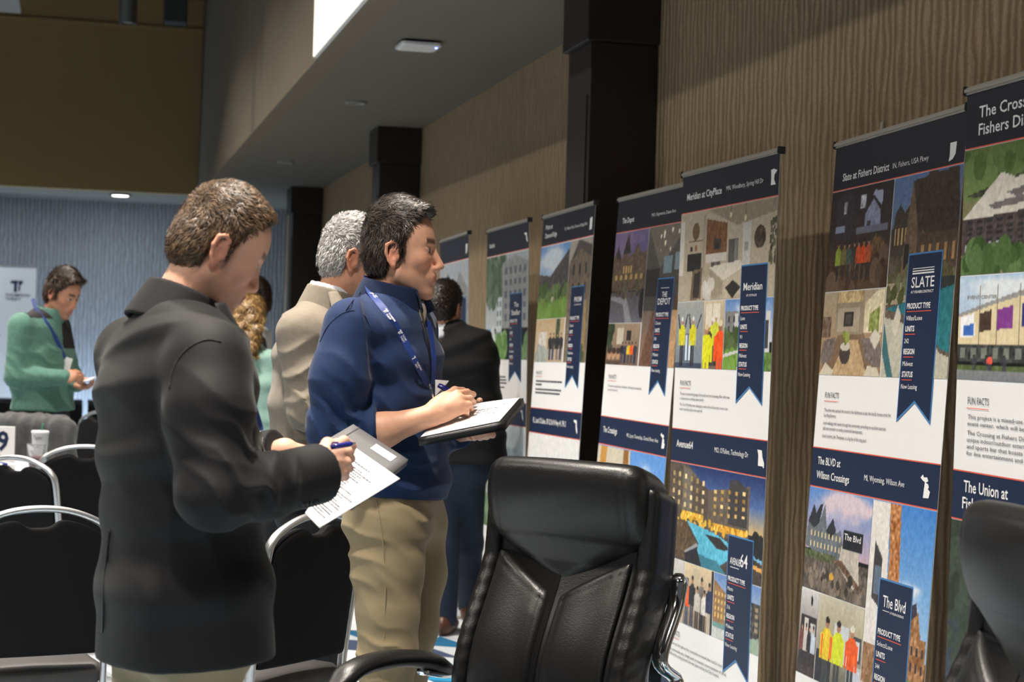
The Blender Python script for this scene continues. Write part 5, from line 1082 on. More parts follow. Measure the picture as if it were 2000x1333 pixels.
def sheet_obj(name, label, cat, corners, th, m, bend=0, nx=8, lift=None, group=None):
    """thin slab from four corner points (a,b,c,d in order)"""
    a, b, c, d = [np.asarray(q) for q in corners]; org = (a+b+c+d)/4; n = np.cross(b-a, d-a); n /= np.linalg.norm(n); n = n if n[2] > 0 else -n
    V = []; 
    for side in (0, 1):
        for i in range(nx+1):
            for j in range(nx+1):
                u, v = i/nx, j/nx; p = (a*(1-u)+b*u)*(1-v)+(d*(1-u)+c*u)*v; p = p+n*(bend*math.sin(u*PI)*math.sin(v*PI*.8)); V.append(p-org-n*th*side)
    N1 = (nx+1)**2; ix = lambda i, j, s=0: s*N1+i*(nx+1)+j; Fc = []
    for i in range(nx):
        for j in range(nx): Fc += [[ix(i, j), ix(i+1, j), ix(i+1, j+1), ix(i, j+1)], [ix(i, j, 1), ix(i, j+1, 1), ix(i+1, j+1, 1), ix(i+1, j, 1)]]
    for i in range(nx): Fc += [[ix(i, 0, 1), ix(i+1, 0, 1), ix(i+1, 0), ix(i, 0)], [ix(i, nx), ix(i+1, nx), ix(i+1, nx, 1), ix(i, nx, 1)], [ix(0, i), ix(0, i+1), ix(0, i+1, 1), ix(0, i, 1)], [ix(nx, i, 1), ix(nx, i+1, 1), ix(nx, i+1), ix(nx, i)]]
    root = empty(name, org, 0, label, cat, group); bm = bmesh.new(); vs = [bm.verts.new(v) for v in V]
    for f in Fc: bm.faces.new([vs[k] for k in f])
    bmesh.ops.recalc_face_normals(bm, faces=bm.faces); bmobj({'printed_form': 'paper_sheet'}.get(name, 'cover'), bm, m, root, True)
    return root, org, n
def print_lines(root, org, n, q4, rows, m='ink', off=.0012, u0=.08, u1=.92, v0=.06, v1=.94, seed=1, bend=0):
    """dark word blocks along the sheet: a origin corner, b along the line, d down the page"""
    rr = random.Random(seed)
    V = []; Fc = []
    for r in range(rows):
        v = v0+(v1-v0)*r/rows; u = u0; end = u0+(u1-u0)*rr.uniform(.35, 1)
        if rr.random() < .12: continue
        while u < end:
            w = rr.uniform(.02, .07); hv = (v1-v0)/rows*.42; i = len(V)
            for uu, vv in ((u, v), (u+w, v), (u+w, v+hv), (u, v+hv)): V.append(inq(q4, uu, vv, n, off+bend*math.sin(uu*PI)*math.sin(vv*PI*.8))-org)
            Fc.append([i, i+1, i+2, i+3]); u += w+.012
    npmesh('printed_text', V, Fc, m, root, False)
# the form and the folder of the nearest man
D1 = 3.4; J1 = lambda x, y, d=0: PX(x, y, D1+d)
fo = [J1(560, 905, .36), J1(690, 829, .62), J1(797, 898, .52), J1(690, 985, .26)]
r_, o_, n_ = sheet_obj('padfolio', 'grey leatherette padfolio with white label under the nearest person\'s form', 'folder', fo, .016, 'folder')
def inq(q, u, v, n, off): a, b, c, d = q; return (a*(1-u)+b*u)*(1-v)+(d*(1-u)+c*u)*v+n*off
lb = [inq(fo, .80, .62, n_, .001), inq(fo, .97, .74, n_, .001), inq(fo, .93, .93, n_, .001), inq(fo, .77, .80, n_, .001)]
npmesh('label_sticker', [p-o_ for p in [inq(fo, .82, .50, n_, .0012), inq(fo, .93, .50, n_, .0012), inq(fo, .93, .86, n_, .0012), inq(fo, .82, .86, n_, .0012)]], [[0, 1, 2, 3]], 'paper', r_, False)
npmesh('spine_groove', [p-o_ for p in [inq(fo, 0, .10, n_, .0008), inq(fo, 1, .10, n_, .0008), inq(fo, 1, .115, n_, .0008), inq(fo, 0, .115, n_, .0008)]], [[0, 1, 2, 3]], 'darkgrey', r_, False)
pa = [J1(596, 1002, .10), J1(690, 872, .42), J1(781, 935, .30), J1(626, 1030, .02)]
pa[3] = J1(624, 1031, .03)
r_, o_, n_ = sheet_obj('printed_form', 'white printed form on the grey padfolio in the nearest person\'s hand', 'paper', pa, .0015, 'paper', 0)
print_lines(r_, o_, n_, [pa[1], pa[2], pa[3], pa[0]], 26, v0=.12, v1=.95, u0=.12, u1=.85, off=.0012, seed=4)
def pen(label, a, b, org=None):
    a, b = np.asarray(a), np.asarray(b); o = empty('ballpoint_pen', a, 0, label, 'pen', 'blue ballpoint pens'); ax = b-a; L = np.linalg.norm(ax); ax /= L
    lathe('barrel', [(.001, 0), (.0048, 0), (.0055, L*.25), (.0055, L*.72), (.0038, L*.86)], 'pen', o, n=14, axis=ax); lathe('tip', [(.0038, L*.86), (.0012, L), (.0005, L)], 'chrome', o, n=12, axis=ax)
    sweep('clip', [np.array([0, 0, .006])+ax*L*.02, np.array([0, 0, .008])+ax*L*.1, np.array([0, 0, .0065])+ax*L*.3], .003, .0015, 'pen', o, n=4); return o
pen('blue ballpoint pen in the hand of the nearest person in the black suit', J1(646, 874, -.062), J1(695, 866, -.040))

# ---- man in the blue quarter-zip sweater
def man_blue():
    D = 4.85; J = lambda x, y, d=0: PX(x, y, D+d)
    F, U, L = frame(-16); org = tofloor(J(770, 1000)); root = empty('person', org, 0, 'dark-haired person in a navy blue sweater and khaki trousers holding a black padfolio', 'person')
    h = Head(J(786, 497, 0), -6, -2, 0, s=1.0, lf=.90)
    nb = J(752, 598, 0); shR = J(690, 640, -.19); shL = J(800, 640, .19)
    el = J(648, 838, -.22); wr = J(838, 814, -.20); elL = J(820, 850, .22); wrL = J(935, 838, .02)
    S = Sdf(); h.sdf(S, jaw=1.08, nose=1.04); h.neck(S, nb-UP*.06, .058, .058); S.ecap(nb-UP*.12, J(765, 850), (.13, .08), (.12, .09), L, F, k=.04)
    for a, b, c in ((shR, el, wr), (shL, elL, wrL)): S.cap(nb-UP*.10, a-UP*.02, .045, .038, k=.03); S.cap(a, b, .044, .042, k=.03)
    S.cap(el, J(745, 842, -.21), .040, .043, k=.03); S.cap(J(745, 842, -.21), wr, .043, .029, k=.03); S.cap(elL, wrL, .04, .028, k=.03)
    kR = J(893, 783, -.17)
    fing = [[J(893, 769, -.16), J(912, 766, -.12), J(924, 771, -.09), J(915, 777, -.07)], [J(898, 779, -.175), J(918, 779, -.15), J(924, 786, -.12), J(912, 789, -.10)], [J(900, 791, -.185), J(917, 791, -.17), J(919, 799, -.14), J(907, 801, -.12)], [J(897, 803, -.19), J(911, 804, -.18), J(912, 811, -.155), J(901, 813, -.14)]]
    hand(S, wr, kR, -FH*.9+UP*.5, fing, [J(868, 776, -.15), J(888, 763, -.12), J(905, 763, -.09)], 1.0)
    kL = J(948, 848, .0); hand(S, wrL, kL, UP, [[J(955, 845, -.02), J(962, 850, -.08), J(952, 848, -.13), J(945, 844, -.16)], [J(948, 849, -.02), J(950, 853, -.09), J(940, 851, -.14), J(934, 847, -.16)], [J(938, 850, -.02), J(938, 855, -.09), J(928, 854, -.14), J(922, 850, -.16)], [J(930, 850, .0), J(926, 856, -.07), J(918, 856, -.11), J(912, 853, -.14)]], [J(930, 815, .02), J(932, 795, .0), J(937, 783, -.02)])
    SK = (216, 164, 136)
    sdfobj('body', S, .0034, 'skin', root, org, 1, lambda V: h.colour(V, SK, .42, (120, 94, 82), (46, 34, 28), (48, 36, 28)))
    sh = short_hair(h, .018, .009, .072, -.080, quiff=(.062, .108, 0, .052, .055, .026))
    def fl(h, f, u, l): t = np.clip((u-.05)/.06, 0, 1)[:, None]; return (h.F*.9+h.U*.25)*t+(h.U*-.85-h.F*.3)*(1-t)
    hair('hair', h, sh, (30, 24, 21), (86, 70, 58), root, org, 14000, .024, fl, .22, .0008, .0035)
    # sweater
    T = Sdf(); C = J
    T.loft([(C(754, 606), (.105, .075)), (C(756, 645), (.190, .105)), (C(764, 705), (.205, .122)), (C(768, 790), (.195, .122)), (C(776, 880), (.182, .122)), (C(780, 940), (.182, .126)), (C(778, 1010), (.178, .120))], L, F, k=.035)
    T.cap(C(754, 618), shR, .066, .064, k=.06); T.cap(C(754, 618), shL, .066, .060, k=.06)
    T.cut(C(776, 972, -.1), -UP+RH*-.10, .006); T.ell(h.p(-.02, -.13, 0), (.066, .066, .09), np.array([F, L, UP]), k=.008, neg=True)
    T.fold(C(800, 820, -.14), .16, .006, (.4, .1, .9), .085, .3); T.fold(C(810, 940, -.12), .14, .007, (.15, 0, 1), .07, 1.0); T.fold(C(730, 700, -.2), .10, .003, (.6, .3, .5), .06)
    aL = Sdf(); aL.cap(shL, elL, .076, .062, k=.03); aL.cap(elL, wrL-(wrL-elL)*.25, .056, .050, k=.03); aL.cut(wrL-(wrL-elL)*.30, wrL-elL, .004); T.add(aL, .03)
    aR = Sdf(); aR.cap(shR, J(664, 735, -.23), .080, .074, k=.03); aR.cap(J(664, 735, -.23), el, .074, .064, k=.03); aR.cap(el, J(775, 835, -.21), .062, .050, k=.03); aR.cut(J(736, 841, -.21), wr-el, .004)
    aR.fold(J(660, 825, -.27), .09, .011, J(700, 790)-J(640, 850), .045, .6); aR.fold(J(705, 845, -.25), .05, .008, J(736, 841)-J(670, 840), .036, 1.5); aR.fold(J(655, 750, -.29), .09, .005, (.4, .1, .9), .08, 2)
    T.add(aR, .020); T.wrinkle(.0012, .2, (.2, .1, .5), 9)
    sdfobj('sweater', T, .0052, 'blue', root, org, 1)
    for pp in ([(625, 668), (640, 638), (665, 615), (690, 607), (712, 618), (728, 650)], [(676, 607), (690, 586), (706, 566)]): sweep('sleeve_seam', catmull(surf(T, D, pp, .0005), 6), .003, m='bluecollar', parent=root, n=6, origin=org)
    k0 = J(762, 582, 0); tilt = UP+F*.20; tilt /= np.linalg.norm(tilt)
    collar('collar', k0, tilt, L, -.055, .042, .108, .080, root, org, 'bluecollar', .008, 1.04, .004, None, .018)
    for sg, nm in ((-1, 0), (1, 0)):
        a = k0+F*.082+L*sg*.022; sweep('collar_flap', catmull([a+tilt*.012, a+F*.016+L*sg*.010-tilt*.006, a+F*.026+L*sg*.018-UP*.035], 5), .040, .006, 'bluecollar', root, side=L*sg+F*.4, n=8, origin=org, taper=np.linspace(.7, 1, 11))
    sweep('shirt_collar', catmull([J(818, 588, -.02), J(826, 610, -.045), J(822, 640, -.06)], 5), .03, .005, 'beige', root, side=RH+FH*.4, n=8, origin=org, taper=np.linspace(1, .5, 11))
    sweep('zip_line', catmull([J(824, 628, -.08), J(836, 668, -.10), J(842, 705, -.11)], 5), .006, .004, 'blackp', root, side=RH, n=6, origin=org)
    # lanyard with logo lettering
    nrm = -FW*.9+RH*.35+UP*.1
    s1, Pp, sd = strap('lanyard', [J(716, 540, .0)]+surf(T, D, [(722, 570), (740, 592), (762, 620), (788, 662), (812, 708), (836, 752)], .004), .019, root, org, nrm)
    s2, Pq, sd2 = strap('lanyard', surf(T, D, [(836, 628), (843, 660), (847, 700), (846, 750)], .004), .017, root, org, -FW*.7+RH*.8)
    for i in (9, 20, 29, 38):
        if i+3 >= len(Pp): continue
        t = Pp[i+3]-Pp[i]; t /= np.linalg.norm(t); s_ = sd[i]; nn = np.cross(t, s_); nn = nn if nn@(-FW) > 0 else -nn
        if s_[2] < 0: s_ = -s_
        text('lanyard_lettering', 'THOMPSON', 'whiteink', root, Pp[i]+t*.016+nn*.0022+s_*.0008-org, t, np.cross(nn, t), .030, .0048, bold=.02); text('lanyard_lettering', 'THRIFT', 'whiteink', root, Pp[i]+t*.016+nn*.0022-s_*.0062-org, t, np.cross(nn, t), .020, .0048, bold=.02)
        tclogo('lanyard_logo', Pp[i]+nn*.0022-np.cross(nn, t)*.006-org, .012, t, np.cross(nn, t), 'whiteink', root)
    sweep('lanyard_clip', catmull([J(838, 750, -.15), J(842, 764, -.16), J(846, 778, -.16), J(850, 800, -.15)], 4), .005, m='chrome', parent=root, n=8, origin=org)
    b0 = [J(850, 742, -.11), J(877, 744, -.10), J(872, 752, -.10), J(850, 774, -.11)]; npmesh('name_badge', b0+[p+FW*.002 for p in b0], [[3, 2, 1, 0], [4, 5, 6, 7], [0, 1, 5, 4], [1, 2, 6, 5], [2, 3, 7, 6], [3, 0, 4, 7]], 'paper', root, False, origin=org)
    # trousers
    z0 = lambda p, hh: np.array([p[0], p[1], hh]); hipN = J(757, 1030, -.09); kn = J(757, 1275, -.12); an = z0(J(752, 1290, -.06), .07)
    hipF = J(802, 1030, .10); kf = J(806, 1225, .04); af = z0(J(762, 1280, .26), .07)
    legs = [([hipN, J(757, 1110, -.10), J(758, 1200, -.115), kn, (kn*.55+an*.45), an], [.108, .094, .080, .076, .068, .060]), ([hipF, J(815, 1120, .09), kf, kf*.5+af*.5, af], [.100, .078, .066, .062, .058])]
    TS = trousers(root, org, 'khaki', [(J(775, 952, 0), (.165, .112)), (J(768, 1020, 0), (.172, .118))], legs, None, L, F, .0055,
        [(J(690, 1080, -.16), .10, .009, (.45, .1, 1), .06, .5, .6), (J(725, 1285, -.20), .09, .009, (.35, .1, 1), .05, 1, .9), (J(800, 1180, -.15), .12, .004, (.8, 0, .5), .09, 2), (J(825, 1005, -.12), .07, .006, (.3, 0, 1), .05, 1), (J(735, 1180, -.2), .10, .004, (.9, 0, .4), .08, 3)])
    sweep('side_seam', catmull(surf(TS, D, [(735, 976), (741, 1010), (747, 1050), (751, 1100), (753, 1150), (752, 1200), (750, 1250), (747, 1300)], .0005), 6), .0035, m='khaki', parent=root, n=6, origin=org)
    shoe('shoe', an, F, 'shoe', root, org); shoe('shoe', af, F, 'shoe', root, org)
man_blue()
D2 = 4.85; J2 = lambda x, y, d=0: PX(x, y, D2+d)
fo = [J2(813, 862, -.24), J2(1020, 782, -.16), J2(1012, 778, .06), J2(850, 826, .02)]
fo = [J2(816, 858, -.26), J2(985, 826, -.26), J2(1022, 778, -.06), J2(872, 800, .0)]
r_, o_, n_ = sheet_obj('padfolio', 'open black leatherette padfolio held by the person in the blue sweater', 'folder', fo, .020, 'folderb', 0)
pb_ = [inq(fo, .03, .02, n_, .0035), inq(fo, .93, .06, n_, .0035), inq(fo, .96, .98, n_, .0035), inq(fo, .03, .98, n_, .0035)]
r_, o_, n_ = sheet_obj('printed_form', 'white paper on the black padfolio held by the person in the blue sweater', 'paper', pb_, .0018, 'paper', .004)
print_lines(r_, o_, n_, [pb_[3], pb_[2], pb_[1], pb_[0]], 12, v0=.1, v1=.6, u0=.55, u1=.95, off=.0012, bend=.004, seed=9)
pen('blue ballpoint pen in the hand of the person in the blue sweater', J2(856, 754, -.135), J2(926, 789, -.09))

# ---- grey-haired man in the beige blazer
def man_beige():
    D = 5.62; J = lambda x, y, d=0: PX(x, y, D+d); F, U, L = frame(12); org = tofloor(J(600, 1000)); root = empty('person', org, 0, 'grey-haired person with glasses in a beige blazer', 'person')
    h = Head(J(690, 510, 0), 14, 10, 0, s=1.02, lf=.94); nb = J(636, 592, 0); shR = J(584, 652, -.17); shL = J(650, 640, .18); el = J(606, 800, -.21); wr = J(730, 800, -.12); elL = J(660, 800, .25); wrL = J(740, 805, .1)
    S = Sdf(); h.sdf(S); h.neck(S, nb-UP*.06, .060, .060); S.ecap(nb-UP*.12, J(610, 850), (.13, .08), (.12, .09), L, F, k=.04)
    for a, b, c in ((shR, el, wr), (shL, elL, wrL)): S.cap(nb-UP*.10, a-UP*.02, .045, .038, k=.03); S.cap(a, b, .042, .036, k=.03); S.cap(b, c, .034, .026, k=.03)
    for w, dd in ((wr, -.1), (wrL, .08)):
        k_ = w+RH*.07; hand(S, w, k_, UP, [[k_+FH*(.025-.018*i)+RH*.01, k_+FH*(.025-.018*i)+RH*.04-UP*.01, k_+FH*(.025-.018*i)+RH*.055-UP*.03] for i in range(4)], [w+RH*.03+UP*.025, w+RH*.055+UP*.03, w+RH*.08+UP*.02])
    sdfobj('body', S, .0042, 'skin', root, org, 1, lambda V: h.colour(V, (214, 158, 128), .1, (170, 150, 140), (150, 140, 134), red=.16))
    sh = short_hair(h, .010, .006, .060, -.078)
    def fl(h, f, u, l): t = np.clip((u-.03)/.06, 0, 1)[:, None]; return (h.F*.6+h.U*.2)*t+(h.U*-.8-h.F*.4)*(1-t)
    hair('hair', h, sh, (150, 146, 144), (226, 224, 222), root, org, 6000, .018, fl, .25, .0014, .0045)
    T = Sdf(); C = J
    T.loft([(C(630, 622), (.115, .080)), (C(620, 645), (.190, .108)), (C(612, 700), (.206, .125)), (C(608, 790), (.200, .128)), (C(608, 880), (.198, .132)), (C(610, 1010), (.205, .140))], L, F, k=.035)
    T.cap(C(630, 640), shR, .064, .064, k=.06); T.cap(C(632, 636), shL, .064, .060, k=.06); T.cut(C(610, 985), -UP, .006); T.ell(h.p(-.02, -.14, 0), (.066, .066, .09), np.array([F, L, UP]), k=.008, neg=True)
    aL = Sdf(); aL.cap(shL, elL, .078, .062, k=.03); aL.cap(elL, wrL, .056, .048, k=.03); T.add(aL, .03)
    aR = Sdf(); aR.cap(shR, el, .070, .068, k=.03); aR.cap(el, wr, .064, .050, k=.03); aR.cut(wr-RH*.01, wr-el, .004); aR.fold(J(590, 720, -.27), .12, .009, (-.45, .1, 1), .075, .3, .7); aR.fold(J(610, 790, -.27), .08, .011, (.6, .1, .8), .05, 1); T.add(aR, .02); T.fold(C(560, 820, -.1), .12, .005, (.9, 0, .3), .09, 1); T.wrinkle(.001, .2, (.2, .1, .5), 19)
    sdfobj('jacket', T, .006, 'beige', root, org, 1)
    k0 = J(646, 585, 0); collar('collar', k0, UP+F*.25, L, -.052, .030, .101, .083, root, org, 'beige', .010, 1.0, .005, .065); collar('shirt_collar', k0, UP+F*.25, L, -.030, .042, .092, .075, root, org, 'shirtw', .006, 1.0, .004, .07)
    strap('lanyard', [J(617, 552, -.02), J(630, 566, -.055), J(652, 590, -.08)], .018, root, org, -FW+RH*.2+UP*.3)
    sweep('lapel', catmull([J(650, 570, -.09), J(664, 605, -.14), J(676, 650, -.16), J(690, 720, -.15)], 6), .065, .008, 'beige', root, side=RH+FH*.3, n=8, origin=org, taper=np.concatenate([np.linspace(.5, 1, 9), np.linspace(1, .5, 10)]))
    sweep('glasses_arm', catmull([h.p(-.02, .018, -.080), h.p(.03, .015, -.078), h.p(.085, .010, -.066)], 5), .004, m='darkgrey', parent=root, n=8, origin=org)
    for sg in (-1, 1):
        a = [h.p(.094+.004*math.cos(t), .004+.017*math.sin(t), sg*.033+.023*math.cos(t)) for t in np.linspace(0, 2*PI, 17)]; sweep('glasses_rim', a, .003, m='darkgrey', parent=root, n=6, origin=org)
    box_ = None
    sweep('pocket_flap', [J(575, 852, -.215), J(612, 848, -.215)], .035, .006, 'beige', root, side=UP, n=8, origin=org)
    hp = J(610, 1000); fR = tofloor(hp)-L*.11+F*.02; fL = tofloor(hp)+L*.11; z = lambda p, q: p+UP*q
    trousers(root, org, 'navy', [(tofloor(hp)+UP*.98, (.165, .115)), (tofloor(hp)+UP*.86, (.175, .12))], [([z(fR, .86), z(fR, .5), z(fR, .06)], [.092, .075, .06]), ([z(fL, .86), z(fL, .5), z(fL, .06)], [.092, .075, .06])], None, L, F, .011)
    shoe('shoe', fR, F, 'shoeb', root, org); shoe('shoe', fL, F, 'shoeb', root, org)
man_beige()

# ---- man in the dark suit, seen from behind at the banners
def man_far():
    D = 8.65; J = lambda x, y, d=0: PX(x, y, D+d); F, U, L = frame(80); org = tofloor(J(895, 1000)); root = empty('person', org, 0, 'person in a dark suit jacket and jeans seen from behind at the far banners', 'person')
    h = Head(J(869, 606, .02), 66, 12, 0, s=.98); nb = J(868, 648, .0); shR = J(940, 690, -.03); shL = J(840, 678, .04); el = J(950, 780, .0); wr = J(915, 800, .2); elL = J(840, 775, .1); wrL = J(880, 790, .28)
    S = Sdf(); h.sdf(S); h.neck(S, nb-UP*.06, .058, .058); S.ecap(nb-UP*.12, J(885, 800), (.12, .08), (.12, .09), L, F, k=.04)
    for a, b, c in ((shR, el, wr), (shL, elL, wrL)): S.cap(nb-UP*.10, a-UP*.02, .045, .038, k=.03); S.cap(a, b, .04, .036, k=.03); S.cap(b, c, .034, .026, k=.03)
    for w in (wr, wrL):
        k_ = w+F*.07; hand(S, w, k_, UP, [[k_+L*(.025-.018*i)+F*.01, k_+L*(.025-.018*i)+F*.04-UP*.01, k_+L*(.025-.018*i)+F*.055-UP*.03] for i in range(4)], [w+F*.03+UP*.025, w+F*.055+UP*.03, w+F*.08+UP*.02])
    sdfobj('body', S, .006, 'skin', root, org, 1, lambda V: h.colour(V, (196, 142, 114), .2))
    hair('hair', h, short_hair(h, .014, .009, .066, -.082), (30, 24, 22), (64, 50, 40), root, org, 3000, .02, (-.3, -.7), .25, .002, .006)
    T = Sdf(); C = J; T.loft([(C(870, 652), (.10, .075)), (C(882, 680), (.19, .11)), (C(890, 720), (.205, .125)), (C(896, 790), (.195, .125)), (C(905, 860), (.20, .135)), (C(912, 925), (.205, .14))], L, F, k=.035)
    T.cap(C(870, 655), shR, .068, .062, k=.05); T.cap(C(870, 655), shL, .068, .062, k=.05); T.cut(C(910, 905), -UP, .006)
    for a, b, c in ((shR, el, wr), (shL, elL, wrL)):
        A = Sdf(); A.cap(a, b, .078, .064, k=.03); A.cap(b, c, .058, .050, k=.03); T.add(A, .02)
    T.ell(h.p(-.02, -.14, 0), (.064, .064, .08), np.array([F, L, UP]), k=.008, neg=True); T.fold(C(910, 780, -.1), .15, .006, (.3, .2, .9), .09); T.wrinkle(.002, .15, (.2, .1, .5), 29); sdfobj('jacket', T, .009, 'suit2', root, org, 1)
    K = Sdf(); k0 = nb+UP*.012; K.ecap(k0-UP*.03, k0+UP*.025, (.078, .078), (.070, .070), L, F, k=.01); Ki = Sdf(); Ki.ecap(k0-UP*.1, k0+UP*.1, (.070, .070), (.063, .063), L, F, k=.01); K.add(Ki, .004, True); K.cut(k0+UP*.03, UP, .003); sdfobj('shirt_collar', K, .006, 'shirtw', root, org, 1)
    hp = J(895, 900, .03); fL = at_z(868, 1240, .0); fR = at_z(916, 1212, .0); fL[2] = fR[2] = 0; z = lambda p, q: np.array([p[0], p[1], q])
    hL = J(872, 900, .06); hR = J(915, 900, -.03)
    for nm, hh, ff in (('trousers', (hL, hR), (fL, fR)),): trousers(root, org, 'denim', [(hp+UP*.1, (.16, .11)), (hp-UP*.04, (.17, .12))], [([hL, (hL+z(ff[0], .0))/2, z(ff[0], .07)], [.09, .072, .06]), ([hR, (hR+z(ff[1], 0))/2, z(ff[1], .07)], [.09, .072, .06])], None, L, F, .012)
    shoe('shoe', fL, F, 'shoe', root, org); shoe('shoe', fR, F, 'shoe', root, org)
man_far()

# ---- man in the green sweater
def man_green():
    D = 10.4; J = lambda x, y, d=0: PX(x, y, D+d); F, U, L = frame(-24); org = tofloor(J(85, 900)); root = empty('person', org, 0, 'person in a green and charcoal pullover writing on a card, at the left', 'person')
    h = Head(J(122, 577, 0), -24, 22, 0, s=1.02); nb = J(92, 618, 0); shR = J(42, 638, -.17); shL = J(112, 640, .17); el = J(32, 735, -.18); wr = J(126, 738, -.2); elL = J(136, 735, .2); wrL = J(150, 752, -.02)
    S = Sdf(); h.sdf(S, closed=True); h.neck(S, nb-UP*.06, .058, .058); S.ecap(nb-UP*.12, J(85, 750), (.12, .08), (.12, .09), L, F, k=.04)
    for a, b, c in ((shR, el, wr), (shL, elL, wrL)): S.cap(nb-UP*.10, a-UP*.02, .045, .038, k=.03); S.cap(a, b, .04, .036, k=.03); S.cap(b, c, .034, .026, k=.03)
    kR = J(146, 735, -.2); hand(S, wr, kR, -FH*.8+UP*.6, [[J(146, 730, -.18), J(155, 728, -.16), J(163, 735, -.14)], [J(148, 734, -.2), J(157, 735, -.18), J(162, 741, -.16)], [J(148, 739, -.2), J(156, 741, -.18), J(160, 746, -.16)], [J(146, 743, -.2), J(153, 746, -.19), J(156, 750, -.17)]], [J(138, 728, -.17), J(148, 726, -.15), J(156, 732, -.13)], 1.15)
    kL = J(166, 757, -.08); hand(S, wrL, kL, UP, [[kL+RH*.01+FH*.02*i, J(176, 752, -.1)+FH*.02*i, J(179, 745, -.1)+FH*.02*i] for i in range(4)], [J(158, 745, -.06), J(166, 742, -.06), J(172, 741, -.06)], 1.1)
    sdfobj('body', S, .0065, 'skin', root, org, 1, lambda V: h.colour(V, (206, 150, 122), .3, (110, 84, 74), (50, 36, 30)))
    def fl(h, f, u, l): t = np.clip((u-.05)/.06, 0, 1)[:, None]; return (h.F*.9+h.U*.25)*t+(h.U*-.85-h.F*.3)*(1-t)
    hair('hair', h, short_hair(h, .022, .012, .075, -.080, quiff=(.068, .105, 0, .055, .058, .030)), (34, 26, 22), (96, 70, 50), root, org, 4000, .03, fl, .3, .002, .006)
    T = Sdf(); C = J
    T.loft([(C(92, 622), (.10, .075)), (C(84, 645), (.19, .11)), (C(82, 690), (.205, .13)), (C(84, 750), (.20, .145)), (C(84, 800), (.195, .145)), (C(84, 830), (.19, .14))], L, F, k=.035)
    T.cap(C(92, 625), shR, .068, .060, k=.05); T.cap(C(92, 625), shL, .068, .060, k=.05); T.cut(C(84, 802), -UP, .006); T.ell(h.p(-.02, -.14, 0), (.064, .064, .08), np.array([F, L, UP]), k=.008, neg=True)
    for a, b, c in ((shR, el, wr), (shL, elL, wrL)):
        A = Sdf(); A.cap(a, b, .080, .066, k=.03); A.cap(b, c, .062, .046, k=.03); A.fold(b, .14, .008, (.5, 0, .7), .06, .3); T.add(A, .015)
    T.fold(C(100, 700, -.14), .16, .009, (.35, 0, 1), .08, 1); T.wrinkle(.003, .14, (.2, .1, .6), 39)
    V, Q = T.mesh(.0085); V = relax(V, Q, 1); me = npmesh('pullover', V, Q, 'green', root, True, None, org)
    # charcoal yoke and front panel: faces of their own material
    me.data.materials.append(M['yoke']); q = V[Q].mean(1); rel = q-org; l = (q-J(84, 645))@L; f = (q-J(84, 645))@F; zt = J(60, 612)[2]
    yk = ((q[:, 2] > J(60, 622)[2]) & (l > -.19)) | ((l > .03) & (f > -.02) & (q[:, 2] > J(130, 682)[2]))
    me.data.polygons.foreach_set('material_index', yk.astype(np.int32)[:len(me.data.polygons)])
    K = Sdf(); k0 = J(97, 612, 0); tilt = UP+F*.15; tilt /= np.linalg.norm(tilt); aF = np.cross(L, tilt); K.ecap(k0-tilt*.03, k0+tilt*.032, (.088, .09), (.076, .08), L, aF, k=.01); Ki = Sdf(); Ki.ecap(k0-tilt*.12, k0+tilt*.12, (.078, .08), (.066, .07), L, aF, k=.01); K.add(Ki, .004, True); K.cut(k0+tilt*.036, tilt, .003); sdfobj('collar', K, .006, 'green', root, org, 1)
    strap('lanyard', [J(64, 584, -.06)]+surf(T, D, [(72, 606), (90, 630), (106, 655), (118, 680), (126, 700)], .004), .022, root, org, -FW+RH*.3)
    b0 = surf(T, D, [(131, 714)], .01)[0]; o2 = boxbm((-.022, -.002, -.045), (.022, .002, .045), .002); bo = bmobj('name_badge', o2, 'paper', root); bo.location = b0-org; bo.rotation_euler = (0, .25, -YAW+.3)
    hp = J(84, 810); fR = tofloor(hp)-L*.11+F*.02; fL = tofloor(hp)+L*.11; z = lambda p, q_: p+UP*q_
    trousers(root, org, 'greypant', [(tofloor(hp)+UP*1.04, (.165, .118)), (tofloor(hp)+UP*.88, (.175, .122))], [([z(fR, .88), z(fR, .5), z(fR, .06)], [.092, .075, .06]), ([z(fL, .88), z(fL, .5), z(fL, .06)], [.092, .075, .06])], None, L, F, .013)
    shoe('shoe', fR, F, 'shoeb', root, org); shoe('shoe', fL, F, 'shoeb', root, org)
    q4 = [J(152, 748, -.14), J(176, 742, -.16), J(187, 736, -.02), J(160, 742, .0)]
    sheet_obj('note_card', 'small white card in the hands of the person in the green pullover', 'card', q4, .008, 'paper')
man_green()

